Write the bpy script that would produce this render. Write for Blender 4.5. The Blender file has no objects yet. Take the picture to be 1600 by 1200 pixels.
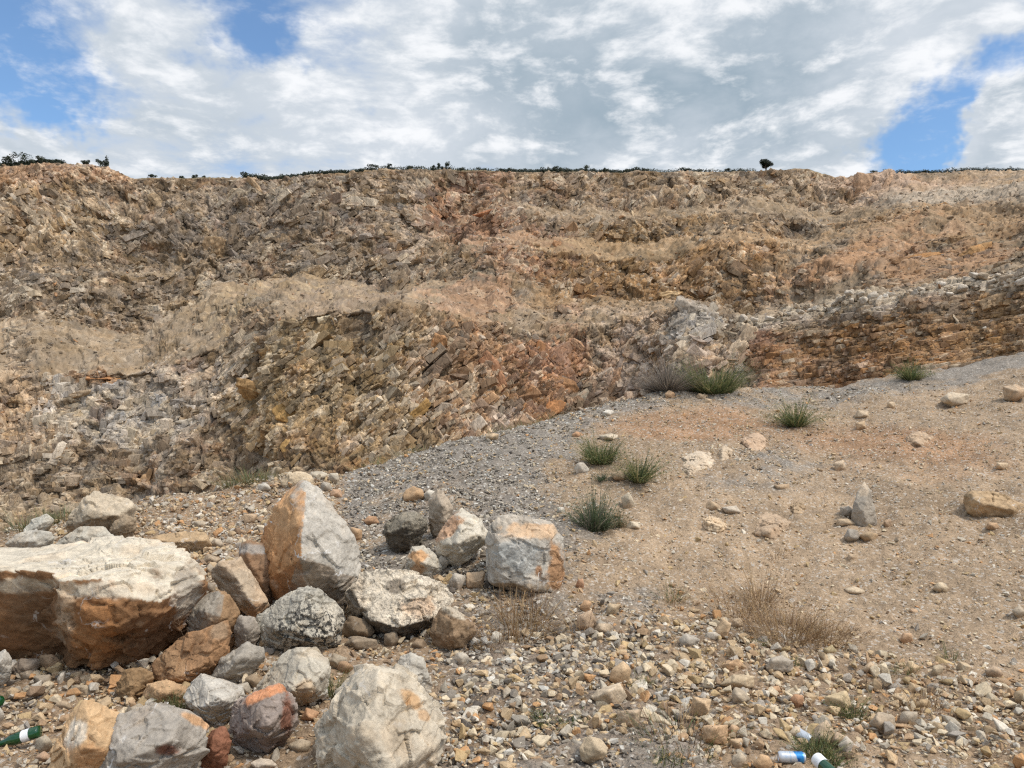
import bpy, bmesh, math, random
import numpy as np
from mathutils import Vector

random.seed(7)
RNG = np.random.default_rng(11)
SC = bpy.context.scene
COL = SC.collection
F, CX, CY, CAMZ = 1200.0, 800.0, 600.0, 1.65      # focal length and centre in photo pixels, eye height

# ------------------------------------------------------------------ camera
cam_d = bpy.data.cameras.new('camera'); cam = bpy.data.objects.new('camera', cam_d); COL.objects.link(cam)
cam.location = (0, 0, CAMZ); cam.rotation_euler = (math.radians(90), 0, 0)
cam_d.sensor_width = 36; cam_d.lens = 27.0; cam_d.clip_start = 0.05; cam_d.clip_end = 5000
SC.camera = cam

# ------------------------------------------------------------------ light and exposure
SUN_EL, SUN_AZ = 56.0, 122.0          # azimuth clockwise from +Y: to the right
sdir = Vector((math.sin(math.radians(SUN_AZ))*math.cos(math.radians(SUN_EL)),
               math.cos(math.radians(SUN_AZ))*math.cos(math.radians(SUN_EL)), math.sin(math.radians(SUN_EL))))
sun_d = bpy.data.lights.new('sun', 'SUN'); sun = bpy.data.objects.new('sun', sun_d); COL.objects.link(sun)
sun_d.energy = 2.0; sun_d.angle = math.radians(6); sun_d.color = (1.0, 0.91, 0.79)
sun.rotation_euler = sdir.to_track_quat('Z', 'Y').to_euler()
SC.view_settings.view_transform = 'Standard'; SC.view_settings.look = 'None'
SC.view_settings.exposure = 0.25; SC.view_settings.gamma = 1.0; SC.view_settings.use_curve_mapping = False
SC.cycles.max_bounces = 5; SC.cycles.diffuse_bounces = 3; SC.cycles.glossy_bounces = 2
SC.cycles.transmission_bounces = 4; SC.cycles.transparent_max_bounces = 6
SC.cycles.use_adaptive_sampling = True; SC.cycles.use_denoising = False; SC.cycles.pixel_filter_type = 'BLACKMAN_HARRIS'; SC.cycles.filter_width = 1.25

class NT:
    """small helper for node trees"""
    def __init__(s, tree): s.t = tree; s.n = tree.nodes; s.l = tree.links
    def new(s, typ, **kw):
        n = s.n.new(typ)
        for k, v in kw.items(): setattr(n, k, v)
        return n
    def put(s, sock, v):
        if v is None: return
        if isinstance(v, bpy.types.NodeSocket): s.l.new(v, sock)
        else: sock.default_value = v
    def math(s, op, a, b=None, c=None, clamp=False):
        n = s.new('ShaderNodeMath', operation=op, use_clamp=clamp)
        s.put(n.inputs[0], a); s.put(n.inputs[1], b); s.put(n.inputs[2], c)
        return n.outputs[0]
    def vmath(s, op, a, b=None, scale=None):
        n = s.new('ShaderNodeVectorMath', operation=op)
        s.put(n.inputs[0], a); s.put(n.inputs[1], b)
        if scale is not None: s.put(n.inputs['Scale'], scale)
        return n.outputs['Value'] if op in ('DOT_PRODUCT', 'LENGTH', 'DISTANCE') else n.outputs[0]
    def noise(s, vec, scale, detail=4, rough=0.55, dist=0.0, col=False):
        n = s.new('ShaderNodeTexNoise')
        s.put(n.inputs['Vector'], vec); s.put(n.inputs['Scale'], scale); s.put(n.inputs['Detail'], detail)
        s.put(n.inputs['Roughness'], rough); s.put(n.inputs['Distortion'], dist)
        return n.outputs['Color'] if col else n.outputs['Fac']
    def ramp(s, f, lo, hi, a=0.0, b=1.0, smooth=True):
        n = s.new('ShaderNodeMapRange', interpolation_type='SMOOTHSTEP' if smooth else 'LINEAR')
        s.put(n.inputs[0], f); s.put(n.inputs[1], lo); s.put(n.inputs[2], hi); s.put(n.inputs[3], a); s.put(n.inputs[4], b)
        return n.outputs[0]
    def mix(s, f, a, b, mode='MIX'):
        n = s.new('ShaderNodeMix', data_type='RGBA', blend_type=mode)
        s.put(n.inputs[0], f); s.put(n.inputs[6], a); s.put(n.inputs[7], b)
        return n.outputs[2]

def lin(c, k=1.0):
    c = np.asarray(c, float)/255.0
    return np.where(c <= 0.04045, c/12.92, ((c+0.055)/1.055)**2.4)*k
def alb(c): return lin(c)*np.array([1.0, .97, .88])
def lin4(c, k=1.0): return tuple(lin(c, k)) + (1.0,)

def pdir(px, py):
    v = Vector(((px-CX)/F, 1.0, (CY-py)/F)); v.normalize(); return v

world = bpy.data.worlds.new('World'); SC.world = world; world.use_nodes = True
def build_sky():
    N = NT(world.node_tree); N.n.clear()
    out = N.new('ShaderNodeOutputWorld'); bg = N.new('ShaderNodeBackground')
    sky = N.new('ShaderNodeTexSky', sky_type='NISHITA', sun_disc=False)
    sky.sun_elevation = math.radians(SUN_EL); sky.sun_rotation = math.radians(SUN_AZ)
    sky.altitude = 300; sky.air_density = 1.0; sky.dust_density = 0.3; sky.ozone_density = 2.0
    tc = N.new('ShaderNodeTexCoord').outputs['Generated']
    d = N.vmath('NORMALIZE', tc)
    sep = N.new('ShaderNodeSeparateXYZ'); N.l.new(d, sep.inputs[0])
    zz = N.math('ADD', N.math('MAXIMUM', sep.outputs[2], 0.0), 0.16)
    cmb = N.new('ShaderNodeCombineXYZ')
    N.l.new(N.math('DIVIDE', sep.outputs[0], zz), cmb.inputs[0]); N.l.new(N.math('DIVIDE', sep.outputs[1], zz), cmb.inputs[1])
    p = cmb.outputs[0]
    dwp = N.vmath('ADD', d, N.vmath('SCALE', N.vmath('SUBTRACT', N.noise(d, 7, 5, .62, 0, True), (.5, .5, .5)), scale=.22))
    # broad layout of cover: (px, py, half width in radians, amount)
    cover = None
    for px, py, w, a in [(50, 110, .075, -.36), (120, 150, .045, -.2), (395, 35, .05, -.29), (290, 100, .02, -.1), (-120, 60, .10, -.3), (225, 140, .03, -.10), (560, 150, .04, -.10), (640, 90, .03, -.10), (570, 190, .03, -.10),
                         (200, 20, .06, .14), (320, 130, .1, .16), (60, 250, .14, .28), (500, 230, .12, .16), (20, 90, .028, .34),
                         (700, 100, .16, .18), (1000, 150, .24, .36), (900, 40, .12, .15),
                         (1300, 110, .14, .24), (1250, 30, .1, .2),
                         (1510, 190, .065, -.33), (1420, 250, .045, -.22), (1330, 262, .03, -.12), (1590, 105, .03, -.2), (1400, 190, .04, -.15),
                         (1590, 180, .04, .42), (1570, 255, .05, .5), (1540, 60, .06, .2)]:
        dd = N.vmath('DISTANCE', dwp, tuple(pdir(px, py)))
        m = N.ramp(dd, w*1.5, 0.0, 0.0, a)
        cover = m if cover is None else N.math('ADD', cover, m)
    wv = N.noise(p, 1.6, 4, .5, 0.0, col=True)
    pw = N.vmath('ADD', p, N.vmath('SCALE', N.vmath('SUBTRACT', wv, (.5, .5, .5)), scale=.22))
    # streaks drawn out towards the upper right
    mp = N.new('ShaderNodeMapping'); mp.inputs['Rotation'].default_value = (0, 0, math.radians(-38)); mp.inputs['Scale'].default_value = (1.0, 0.75, 1.0)
    N.l.new(pw, mp.inputs[0])
    n1 = N.noise(mp.outputs[0], 2.3, 9, .58, .0)
    n2 = N.noise(pw, 7.5, 9, .60, .0)
    n3 = N.noise(N.vmath('ADD', p, (5.1, 2.7, 3.3)), 1.9, 7, .55, .5)
    dens = N.math('ADD', N.math('ADD', N.math('MULTIPLY', n1, .50), N.math('MULTIPLY', n2, .50)), cover)
    alpha = N.ramp(dens, .34, .66, .06, 1.0)
    alpha = N.math('MAXIMUM', alpha, N.ramp(sep.outputs[2], .16, -.04, 0, .6))
    alpha = N.math('MAXIMUM', alpha, N.ramp(N.math('ADD', N.math('MULTIPLY', n2, .6), N.math('MULTIPLY', n1, .4)), .47, .66, 0, .55))
    # thickness: bright where moderate, blue-grey where thick
    thick = N.ramp(N.math('ADD', N.math('ADD', N.math('MULTIPLY', n3, .7), N.math('MULTIPLY', n2, .5)), N.math('MULTIPLY', cover, .5)), .60, .92)
    grey = None
    for px, py, w, a in [(1040, 180, .14, .62), (1100, 40, .10, .45), (1150, 230, .12, .6), (900, 260, .12, .5), (780, 50, .07, .3), (350, 260, .13, .2), (1350, 240, .10, .4)]:
        m = N.ramp(N.vmath('DISTANCE', dwp, tuple(pdir(px, py))), w*1.5, 0.0, 0.0, a)
        grey = m if grey is None else N.math('MAXIMUM', grey, m)
    g = N.math('ADD', N.math('MULTIPLY', thick, .55), N.math('MULTIPLY', grey, N.ramp(n1, .66, .40, .25, 1.0)), clamp=True)
    ccol = N.mix(g, (.62, .675, .74, 1), (.33, .42, .50, 1))
    ccol = N.mix(N.ramp(N.math('ADD', N.math('MULTIPLY', n2, .6), N.math('MULTIPLY', n1, .4)), .46, .62, 0, .85), ccol, (.97, .98, 1.0, 1))
    # sky brighter towards the veiled sun
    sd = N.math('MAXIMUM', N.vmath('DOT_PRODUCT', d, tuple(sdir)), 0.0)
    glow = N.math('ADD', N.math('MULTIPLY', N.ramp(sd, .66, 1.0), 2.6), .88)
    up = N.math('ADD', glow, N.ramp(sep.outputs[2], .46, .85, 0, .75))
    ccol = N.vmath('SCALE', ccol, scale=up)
    blue = N.vmath('SCALE', N.vmath('MULTIPLY', sky.outputs[0], (.80, 1.0, 1.12)), scale=0.128)
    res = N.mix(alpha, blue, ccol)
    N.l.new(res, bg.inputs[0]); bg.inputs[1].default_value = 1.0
    N.l.new(bg.outputs[0], out.inputs[0])
build_sky()
world.cycles.sampling_method = 'MANUAL'; world.cycles.sample_map_resolution = 512

# ------------------------------------------------------------------ numpy noise
def _h(ix, iy, iz, seed):
    h = (ix.astype(np.int64)*73856093) ^ (iy.astype(np.int64)*19349663) ^ (iz.astype(np.int64)*83492791) ^ (seed*2654435761)
    h = (h ^ (h >> 13))*1274126177 & 0x7fffffff
    h = (h ^ (h >> 15))*2246822519 & 0x7fffffff
    return ((h ^ (h >> 11)) & 0xffffff)/16777216.0
def vnoise(P, seed=0):
    I = np.floor(P).astype(np.int64); f = P-I; f = f*f*f*(f*(f*6-15)+10)
    r = 0
    for dx in (0, 1):
        wx = f[:, 0] if dx else 1-f[:, 0]
        for dy in (0, 1):
            wy = f[:, 1] if dy else 1-f[:, 1]
            for dz in (0, 1):
                wz = f[:, 2] if dz else 1-f[:, 2]
                r = r + _h(I[:, 0]+dx, I[:, 1]+dy, I[:, 2]+dz, seed)*wx*wy*wz
    return r*2-1
def fbm(P, oct=4, seed=0, gain=.5):
    a, s, r = 1.0, 0.0, 0
    for k in range(oct):
        r = r + a*vnoise(P*(2.03**k)+k*17.3, seed+k); s += a; a *= gain
    return r/s*1.4
def worley(P, seed=0, tilt=1.0):
    """nearest cell: distance, second distance, cell random and the height of a tilted facet per cell"""
    n = len(P); I = np.floor(P).astype(np.int64)
    d1 = np.full(n, 9.); d2 = np.full(n, 9.); idr = np.zeros(n); fac = np.zeros(n)
    for dx in (-1, 0, 1):
        for dy in (-1, 0, 1):
            for dz in (-1, 0, 1):
                a, b, c = I[:, 0]+dx, I[:, 1]+dy, I[:, 2]+dz
                q0 = P[:, 0]-(a+_h(a, b, c, seed)); q1 = P[:, 1]-(b+_h(a, b, c, seed+1)); q2 = P[:, 2]-(c+_h(a, b, c, seed+2))
                d = q0*q0+q1*q1+q2*q2
                m = d < d1
                d2 = np.where(m, d1, np.minimum(d2, d)); d1 = np.where(m, d, d1)
                am, bm, cm = a[m], b[m], c[m]
                r = _h(am, bm, cm, seed+3)
                g0 = _h(am, bm, cm, seed+4)-.5; g1 = _h(am, bm, cm, seed+5)-.5; g2 = _h(am, bm, cm, seed+6)-.5
                idr[m] = r; fac[m] = (r-.5)+tilt*2*(g0*q0[m]+g1*q1[m]+g2*q2[m])
    return np.sqrt(d1), np.sqrt(d2), idr, fac
def sstep(a, b, x):
    t = np.clip((x-a)/(b-a), 0, 1); return t*t*(3-2*t)

# ------------------------------------------------------------------ mesh helpers
def mesh_np(name, V, Fc, mat, col=None, smooth=True, parent=None, loc=None, alpha=None):
    me = bpy.data.meshes.new(name); V = np.asarray(V, np.float32); Fc = np.asarray(Fc, np.int32); k = Fc.shape[1]
    if loc is not None: V = V-np.asarray(loc, np.float32)
    me.vertices.add(len(V)); me.vertices.foreach_set('co', V.ravel())
    me.loops.add(Fc.size); me.loops.foreach_set('vertex_index', Fc.ravel())
    me.polygons.add(len(Fc)); me.polygons.foreach_set('loop_start', np.arange(0, Fc.size, k, dtype=np.int32))
    try: me.polygons.foreach_set('loop_total', np.full(len(Fc), k, np.int32))
    except Exception: pass
    if col is not None:
        ca = me.color_attributes.new('Col', 'FLOAT_COLOR', 'POINT'); c4 = np.ones((len(V), 4), np.float32); c4[:, :3] = col
        if alpha is not None: c4[:, 3] = alpha
        ca.data.foreach_set('color', c4.ravel())
    me.update(calc_edges=True)
    me.polygons.foreach_set('use_smooth', smooth if isinstance(smooth, np.ndarray) else np.full(len(Fc), smooth))
    me.materials.append(mat)
    o = bpy.data.objects.new(name, me); COL.objects.link(o)
    if loc is not None: o.location = loc
    if parent is not None: o.parent = parent; o.location = (0, 0, 0)
    return o
def tag(o, label=None, cat=None, group=None, kind=None):
    if label: o['label'] = label
    if cat: o['category'] = cat
    if group: o['group'] = group
    if kind: o['kind'] = kind
    return o
def empty(name, loc):
    o = bpy.data.objects.new(name, None); COL.objects.link(o); o.location = loc; o.empty_display_size = .1; return o
_ICO = {}
def ico(l):
    if l in _ICO: return _ICO[l]
    bm = bmesh.new(); bmesh.ops.create_icosphere(bm, subdivisions=l, radius=1.0)
    bm.verts.ensure_lookup_table()
    V = np.array([v.co[:] for v in bm.verts]); Fc = np.array([[v.index for v in f.verts] for f in bm.faces]); bm.free()
    V /= np.linalg.norm(V, axis=1)[:, None]; _ICO[l] = (V, Fc); return _ICO[l]

# ------------------------------------------------------------------ materials
def rock_material(name, scale=1.0, veins=.35, lichen=0.0, bump=1.0, fine=.22, pits=0.0):
    m = bpy.data.materials.new(name); m.use_nodes = True; N = NT(m.node_tree); N.n.clear()
    out = N.new('ShaderNodeOutputMaterial'); b = N.new('ShaderNodeBsdfPrincipled')
    at = N.new('ShaderNodeAttribute', attribute_name='Col').outputs['Color']
    p = N.vmath('SCALE', N.new('ShaderNodeTexCoord').outputs['Object'], scale=scale)
    a = N.noise(p, 9, 8, .65, .4); c = N.noise(p, 45, 6, .7); e = N.noise(p, 3.0, 5, .6, .8)
    k = N.math('ADD', N.math('ADD', N.ramp(a, .3, .7, -fine, fine, False), N.ramp(c, .3, .7, -fine*.8, fine*.8, False)), 1.0)
    col = N.vmath('SCALE', at, scale=k)
    # ochre staining with a shape of its own
    col = N.mix(N.ramp(e, .56, .72, 0, .32), col, N.vmath('MULTIPLY', col, (1.08, .90, .70)))
    if veins:
        q = N.vmath('ADD', p, N.vmath('SCALE', N.noise(p, 4, 4, .6, 0, True), scale=.35))
        vo = N.new('ShaderNodeTexVoronoi', feature='DISTANCE_TO_EDGE'); N.put(vo.inputs['Scale'], 3.0)
        mp = N.new('ShaderNodeMapping'); mp.inputs['Rotation'].default_value = (.5, .8, .4); mp.inputs['Scale'].default_value = (1, .35, 1.3)
        N.l.new(q, mp.inputs[0]); N.l.new(mp.outputs[0], vo.inputs['Vector'])
        vm = N.math('MULTIPLY', N.ramp(vo.outputs[0], .022, .006), N.ramp(N.noise(p, 5, 3), .50, .62, 0, veins))
        col = N.mix(vm, col, (.62, .58, .52, 1))
    if lichen:
        l1 = N.ramp(N.noise(p, 30, 5, .75, .6), .49, .54); l2 = N.ramp(N.noise(p, 3.2, 3, .5), .36, .54)
        col = N.mix(N.math('MULTIPLY', N.math('MULTIPLY', l1, l2), lichen), col, (.022, .021, .02, 1))
    N.l.new(col, b.inputs['Base Color']); b.inputs['Roughness'].default_value = .9
    b.inputs['Specular IOR Level'].default_value = .25
    h = N.math('ADD', N.math('MULTIPLY', a, .45), N.math('MULTIPLY', c, .25))
    pj = N.vmath('ADD', p, N.vmath('SCALE', N.noise(p, 6, 4, .6, 0, True), scale=.16))
    for sc, hh in ((7.0, 1.5), (19.0, .65)):
        mv = N.new('ShaderNodeTexVoronoi', feature='F1'); N.put(mv.inputs['Scale'], sc); N.l.new(pj, mv.inputs['Vector'])
        vs = N.vmath('SCALE', pj, scale=sc)
        f = N.vmath('DOT_PRODUCT', N.vmath('SUBTRACT', vs, N.vmath('SCALE', mv.outputs['Position'], scale=sc)), N.vmath('SUBTRACT', mv.outputs['Color'], (.5, .5, .5)))
        h = N.math('ADD', h, N.math('MULTIPLY', f, hh*.55))
    if pits: h = N.math('ADD', h, N.math('MULTIPLY', N.ramp(N.noise(p, 38, 3, .5), .42, .52), pits))
    bp = N.new('ShaderNodeBump'); bp.inputs['Strength'].default_value = .8; bp.inputs['Distance'].default_value = .03*bump/scale
    N.l.new(h, bp.inputs['Height']); N.l.new(bp.outputs[0], b.inputs['Normal'])
    N.l.new(b.outputs[0], out.inputs[0]); return m
M_ROCK = rock_material('limestone', 1.0, .5)
M_VEIN = rock_material('veined_limestone', 1.0, 1.0)
M_LICHEN = rock_material('lichen_limestone', 1.0, .2, .9, pits=.15)
M_DIRTY = rock_material('pitted_limestone', 1.0, .1, .55, pits=.2)
M_STONE = rock_material('rubble_stone', 2.5, .25, bump=.8)
M_SCREE = rock_material('scree_rock', .11, .22, bump=1.0, fine=.30)
def cliff_material():
    m = bpy.data.materials.new('quarried_rock'); m.use_nodes = True; N = NT(m.node_tree); N.n.clear()
    out = N.new('ShaderNodeOutputMaterial'); b = N.new('ShaderNodeBsdfPrincipled')
    an = N.new('ShaderNodeAttribute', attribute_name='Col'); at = an.outputs['Color']; stp = an.outputs['Alpha']
    p = N.new('ShaderNodeTexCoord').outputs['Object']
    pw = N.vmath('ADD', p, N.vmath('SCALE', N.vmath('SUBTRACT', N.noise(p, .5, 2, .5, 0, True), (.5, .5, .5)), scale=.6))
    k = None; h = None
    for sc, amp, hh, rot, st in [(.42, .26, .75, -.25, (1, 1, .6)), (1.0, .42, .42, .6, (1.3, 1, .6)), (2.4, .40, .18, -.5, (1, 1, .55))]:
        mp = N.new('ShaderNodeMapping'); mp.inputs['Rotation'].default_value = (0, rot, 0); mp.inputs['Scale'].default_value = st; N.l.new(pw, mp.inputs[0])
        v = N.new('ShaderNodeTexVoronoi'); N.put(v.inputs['Scale'], sc); N.l.new(mp.outputs[0], v.inputs['Vector'])
        e = N.new('ShaderNodeTexVoronoi', feature='DISTANCE_TO_EDGE'); N.put(e.inputs['Scale'], sc); N.l.new(mp.outputs[0], e.inputs['Vector'])
        s_ = N.new('ShaderNodeSeparateColor'); N.l.new(v.outputs['Color'], s_.inputs[0])
        t = N.math('ADD', N.math('MULTIPLY', s_.outputs[0], amp), 1-amp*.5)
        k = t if k is None else N.math('MULTIPLY', k, t)
        # tilted facet per cell: dot of the offset in the cell with the cell colour
        off = N.vmath('SUBTRACT', mp.outputs[0], v.outputs['Position']); f = N.vmath('DOT_PRODUCT', off, N.vmath('SUBTRACT', v.outputs['Color'], (.5, .5, .5)))
        t = N.math('ADD', N.math('MULTIPLY', f, 2.6*hh), N.math('ADD', N.math('MULTIPLY', N.ramp(e.outputs[0], .0, .05, -.35*hh, 0), 1.0), N.math('MULTIPLY', s_.outputs[1], hh*.6)))
        h = t if h is None else N.math('ADD', h, t)
    n = N.noise(p, 2.2, 8, .72); h = N.math('ADD', h, N.math('MULTIPLY', n, .12))
    k = N.math('MULTIPLY', k, N.ramp(N.noise(p, 5, 4, .7), .3, .7, .92, 1.10, False))
    k = N.math('ADD', 1.0, N.math('MULTIPLY', N.math('SUBTRACT', k, 1.0), N.ramp(stp, 0, .8, .55, 1.15)))
    col = N.vmath('SCALE', at, scale=k)
    col = N.mix(N.ramp(N.noise(pw, .9, 6, .7), .56, .70, 0, .35), col, N.vmath('MULTIPLY', col, (1.15, .84, .55)))
    col = N.mix(N.ramp(N.noise(N.vmath('ADD', pw, (31, 7, 3)), 1.5, 7, .75), .60, .70, 0, .5), col, (.52, .46, .37, 1))
    N.l.new(col, b.inputs['Base Color']); b.inputs['Roughness'].default_value = .95; b.inputs['Specular IOR Level'].default_value = .15
    bp = N.new('ShaderNodeBump'); bp.inputs['Strength'].default_value = .85; bp.inputs['Distance'].default_value = .20
    h = N.math('MULTIPLY', h, N.ramp(stp, 0, .8, .40, 1.25))
    N.l.new(h, bp.inputs['Height']); N.l.new(bp.outputs[0], b.inputs['Normal']); N.l.new(b.outputs[0], out.inputs[0]); return m
M_CLIFF = cliff_material()

def ground_material():
    m = bpy.data.materials.new('stony_soil'); m.use_nodes = True; N = NT(m.node_tree); N.n.clear()
    out = N.new('ShaderNodeOutputMaterial'); b = N.new('ShaderNodeBsdfPrincipled')
    at = N.new('ShaderNodeAttribute', attribute_name='Col').outputs['Color']
    p = N.new('ShaderNodeTexCoord').outputs['Object']
    v1 = N.new('ShaderNodeTexVoronoi'); N.put(v1.inputs['Scale'], 55.0); N.l.new(p, v1.inputs['Vector'])
    v2 = N.new('ShaderNodeTexVoronoi'); N.put(v2.inputs['Scale'], 130.0); N.l.new(p, v2.inputs['Vector'])
    hs = N.new('ShaderNodeSeparateColor'); N.l.new(v1.outputs['Color'], hs.inputs[0])
    hs2 = N.new('ShaderNodeSeparateColor'); N.l.new(v2.outputs['Color'], hs2.inputs[0])
    a = N.noise(p, 3, 7, .65); c = N.noise(p, 25, 5, .65)
    k = N.math('ADD', N.math('MULTIPLY', N.math('ADD', hs.outputs[0], hs2.outputs[0]), .32), .62)
    k = N.math('MULTIPLY', k, N.ramp(a, .3, .7, .86, 1.14, False)); k = N.math('MULTIPLY', k, N.ramp(c, .3, .7, .85, 1.15, False))
    col = N.vmath('SCALE', at, scale=k)
    spk = N.ramp(hs.outputs[1], .86, .93, 0, .6)
    col = N.mix(spk, col, (.50, .45, .38, 1))
    col = N.mix(N.ramp(hs2.outputs[1], .9, .95, 0, .4), col, (.42, .30, .2, 1))
    N.l.new(col, b.inputs['Base Color']); b.inputs['Roughness'].default_value = .95; b.inputs['Specular IOR Level'].default_value = .15
    h = N.math('ADD', N.math('MULTIPLY', N.ramp(v1.outputs['Distance'], 0, .6, 1, 0), .6), N.math('MULTIPLY', N.ramp(v2.outputs['Distance'], 0, .6, 1, 0), .28))
    h = N.math('MULTIPLY', h, N.ramp(hs.outputs[2], .2, .8, .35, 1.0)); h = N.math('ADD', h, N.math('MULTIPLY', c, .9))
    bp = N.new('ShaderNodeBump'); bp.inputs['Strength'].default_value = .9; bp.inputs['Distance'].default_value = .012
    N.l.new(h, bp.inputs['Height']); N.l.new(bp.outputs[0], b.inputs['Normal'])
    N.l.new(b.outputs[0], out.inputs[0]); return m
M_GROUND = ground_material()
def plain(name, c, rough=.8, trans=0.0, metal=0.0, attr=False, thin=0.0):
    m = bpy.data.materials.new(name); m.use_nodes = True; N = NT(m.node_tree); b = N.n['Principled BSDF']
    p = N.new('ShaderNodeTexCoord').outputs['Object']
    k = N.ramp(N.noise(p, 30, 3), .3, .7, .85, 1.15, False)
    src = N.new('ShaderNodeAttribute', attribute_name='Col').outputs['Color'] if attr else tuple(c)
    N.l.new(N.vmath('SCALE', src, scale=k), b.inputs['Base Color'])
    b.inputs['Roughness'].default_value = rough; b.inputs['Metallic'].default_value = metal
    b.inputs['Transmission Weight'].default_value = trans
    if thin:
        ms = N.new('ShaderNodeMixShader'); tr = N.new('ShaderNodeBsdfTranslucent'); o = N.n['Material Output']
        N.l.new(N.vmath('SCALE', src, scale=k), tr.inputs[0]); ms.inputs[0].default_value = thin
        N.l.new(b.outputs[0], ms.inputs[1]); N.l.new(tr.outputs[0], ms.inputs[2]); N.l.new(ms.outputs[0], o.inputs[0])
    return m
M_LEAF = plain('plant_blades', (1, 1, 1), .6, attr=True, thin=.35)
M_BARK = plain('bark', (.07, .05, .035), .9)

# ------------------------------------------------------------------ the ground (a stony mound with a crest)
G_PX = np.array([-900, -200, 0, 100, 200, 350, 450, 530, 600, 700, 800, 900, 1000, 1050, 1200, 1300, 1400, 1500, 1600, 1900, 2600], float)
G_PY = np.array([870, 850, 836, 812, 792, 772, 747, 742, 727, 692, 667, 642, 617, 606, 606, 604, 583, 568, 550, 520, 480], float)
G_YC = np.array([8.5, 8.5, 8.5, 8.7, 9, 9.2, 9.5, 9.8, 10, 10.5, 11, 11.6, 12.3, 12.7, 13.2, 13.5, 13.8, 14, 14, 14, 14], float)
G_YF = np.array([3.6, 3.6, 3.6, 3.6, 3.6, 3.8, 4, 4, 4, 4.0, 4.2, 4.5, 4.8, 5, 5.2, 5.2, 5.0, 4.8, 4.6, 4, 4], float)
FLOOR = -20.0
def ground_base(x, y):
    r = np.hypot(x, y); th = np.arctan2(x, np.maximum(y, 1e-6)); th = np.clip(np.where(y <= 0, np.sign(x)*1.2, th), -.93, .93)
    px = CX+F*np.tan(th); c = np.cos(th)
    py = np.interp(px, G_PX, G_PY); yc = np.interp(px, G_PX, G_YC); yf = np.interp(px, G_PX, G_YF)
    zc = CAMZ-(py-CY)/F*yc; rc = yc/c; rf = yf/c
    s = np.clip((r-rf)/(rc-rf), 0, None)
    z = zc*np.where(s < .12, s*s/.24, s-.06)/.94
    # beyond the crest the mound falls to the quarry floor
    over = np.maximum(r-rc, 0)
    zz = zc+0.10*0-over*.62*np.minimum(1, over/.8+.25)
    z = np.where(r > rc, zz, z)
    return np.maximum(z, FLOOR)
def zone(px, py):
    """rubble density, greyness of the grey gravel tongue, redness"""
    T = np.interp(px, [560, 640, 800, 900, 1000, 1100, 1200, 1300, 1400, 1500, 1600, 1800], [990, 985, 995, 985, 965, 962, 1010, 1022, 1030, 1050, 1075, 1110])
    B = np.interp(px, [560, 700, 850, 1000, 1200, 1300, 1600], [1400, 1220, 1150, 1140, 1165, 1150, 1180])
    right = sstep(T-25, T+25, py)*(1-sstep(B-15, B+35, py)*.8)*sstep(650, 740, px)
    upl = sstep(230, 150, px)*.6+sstep(100, 220, px)*(1-sstep(500, 560, px))
    upl = np.clip(upl, 0, 1)*(1-sstep(900, 950, py))
    low = sstep(1000, 1040, py)*(1-sstep(290, 360, px))
    mid = sstep(880, 940, py)*sstep(250, 350, px)*(1-sstep(700, 780, px))*.75
    rub = np.clip(np.maximum(np.maximum(right, upl), np.maximum(low, mid)), 0, 1)
    L = np.interp(py, [600, 640, 700, 760, 820, 880, 930], [1010, 930, 860, 870, 905, 900, 850])
    g = (1-sstep(L-75, L+75, px))*sstep(520, 560, px)*(1-sstep(900, 980, py))
    crest = np.interp(px, G_PX, G_PY)
    g = np.maximum(g, (1-sstep(crest+8, crest+45, py))*sstep(780, 900, px)*np.interp(px, [1000, 1100, 1180, 1300, 1600], [.9, .25, .35, .9, 1]))
    g = np.maximum(g, .75*sstep(640, 700, px)*(1-sstep(960, 1080, px-(py-950)*.3))*sstep(900, 960, py))
    g = np.maximum(g, .5*np.exp(-((px-1190)/90)**2-((py-720)/35)**2))
    red = np.exp(-((px-1080)/150)**2-((py-665)/30)**2)+.8*np.exp(-((px-1380)/160)**2-((py-690)/32)**2)+.3*np.exp(-((px-1500)/150)**2-((py-730)/50)**2)
    return rub, np.clip(g, 0, 1), np.clip(red, 0, 1)
def proj(x, y, z):
    yy = np.maximum(y, .05); return CX+F*x/yy, CY-F*(z-CAMZ)/yy
def ground_h(x, y):
    x = np.asarray(x, float); y = np.asarray(y, float)
    P = np.stack([x, y, x*0], 1) if x.ndim else None
    z = ground_base(x, y)
    r = np.hypot(x, y); k = np.clip(.4+r/12, 0, 1.3)
    z = z+fbm(P*.9, 3, 5)*.05*k+fbm(P*3.5, 3, 9)*.030*k
    return z
KG = lin((151, 124, 97))
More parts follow.
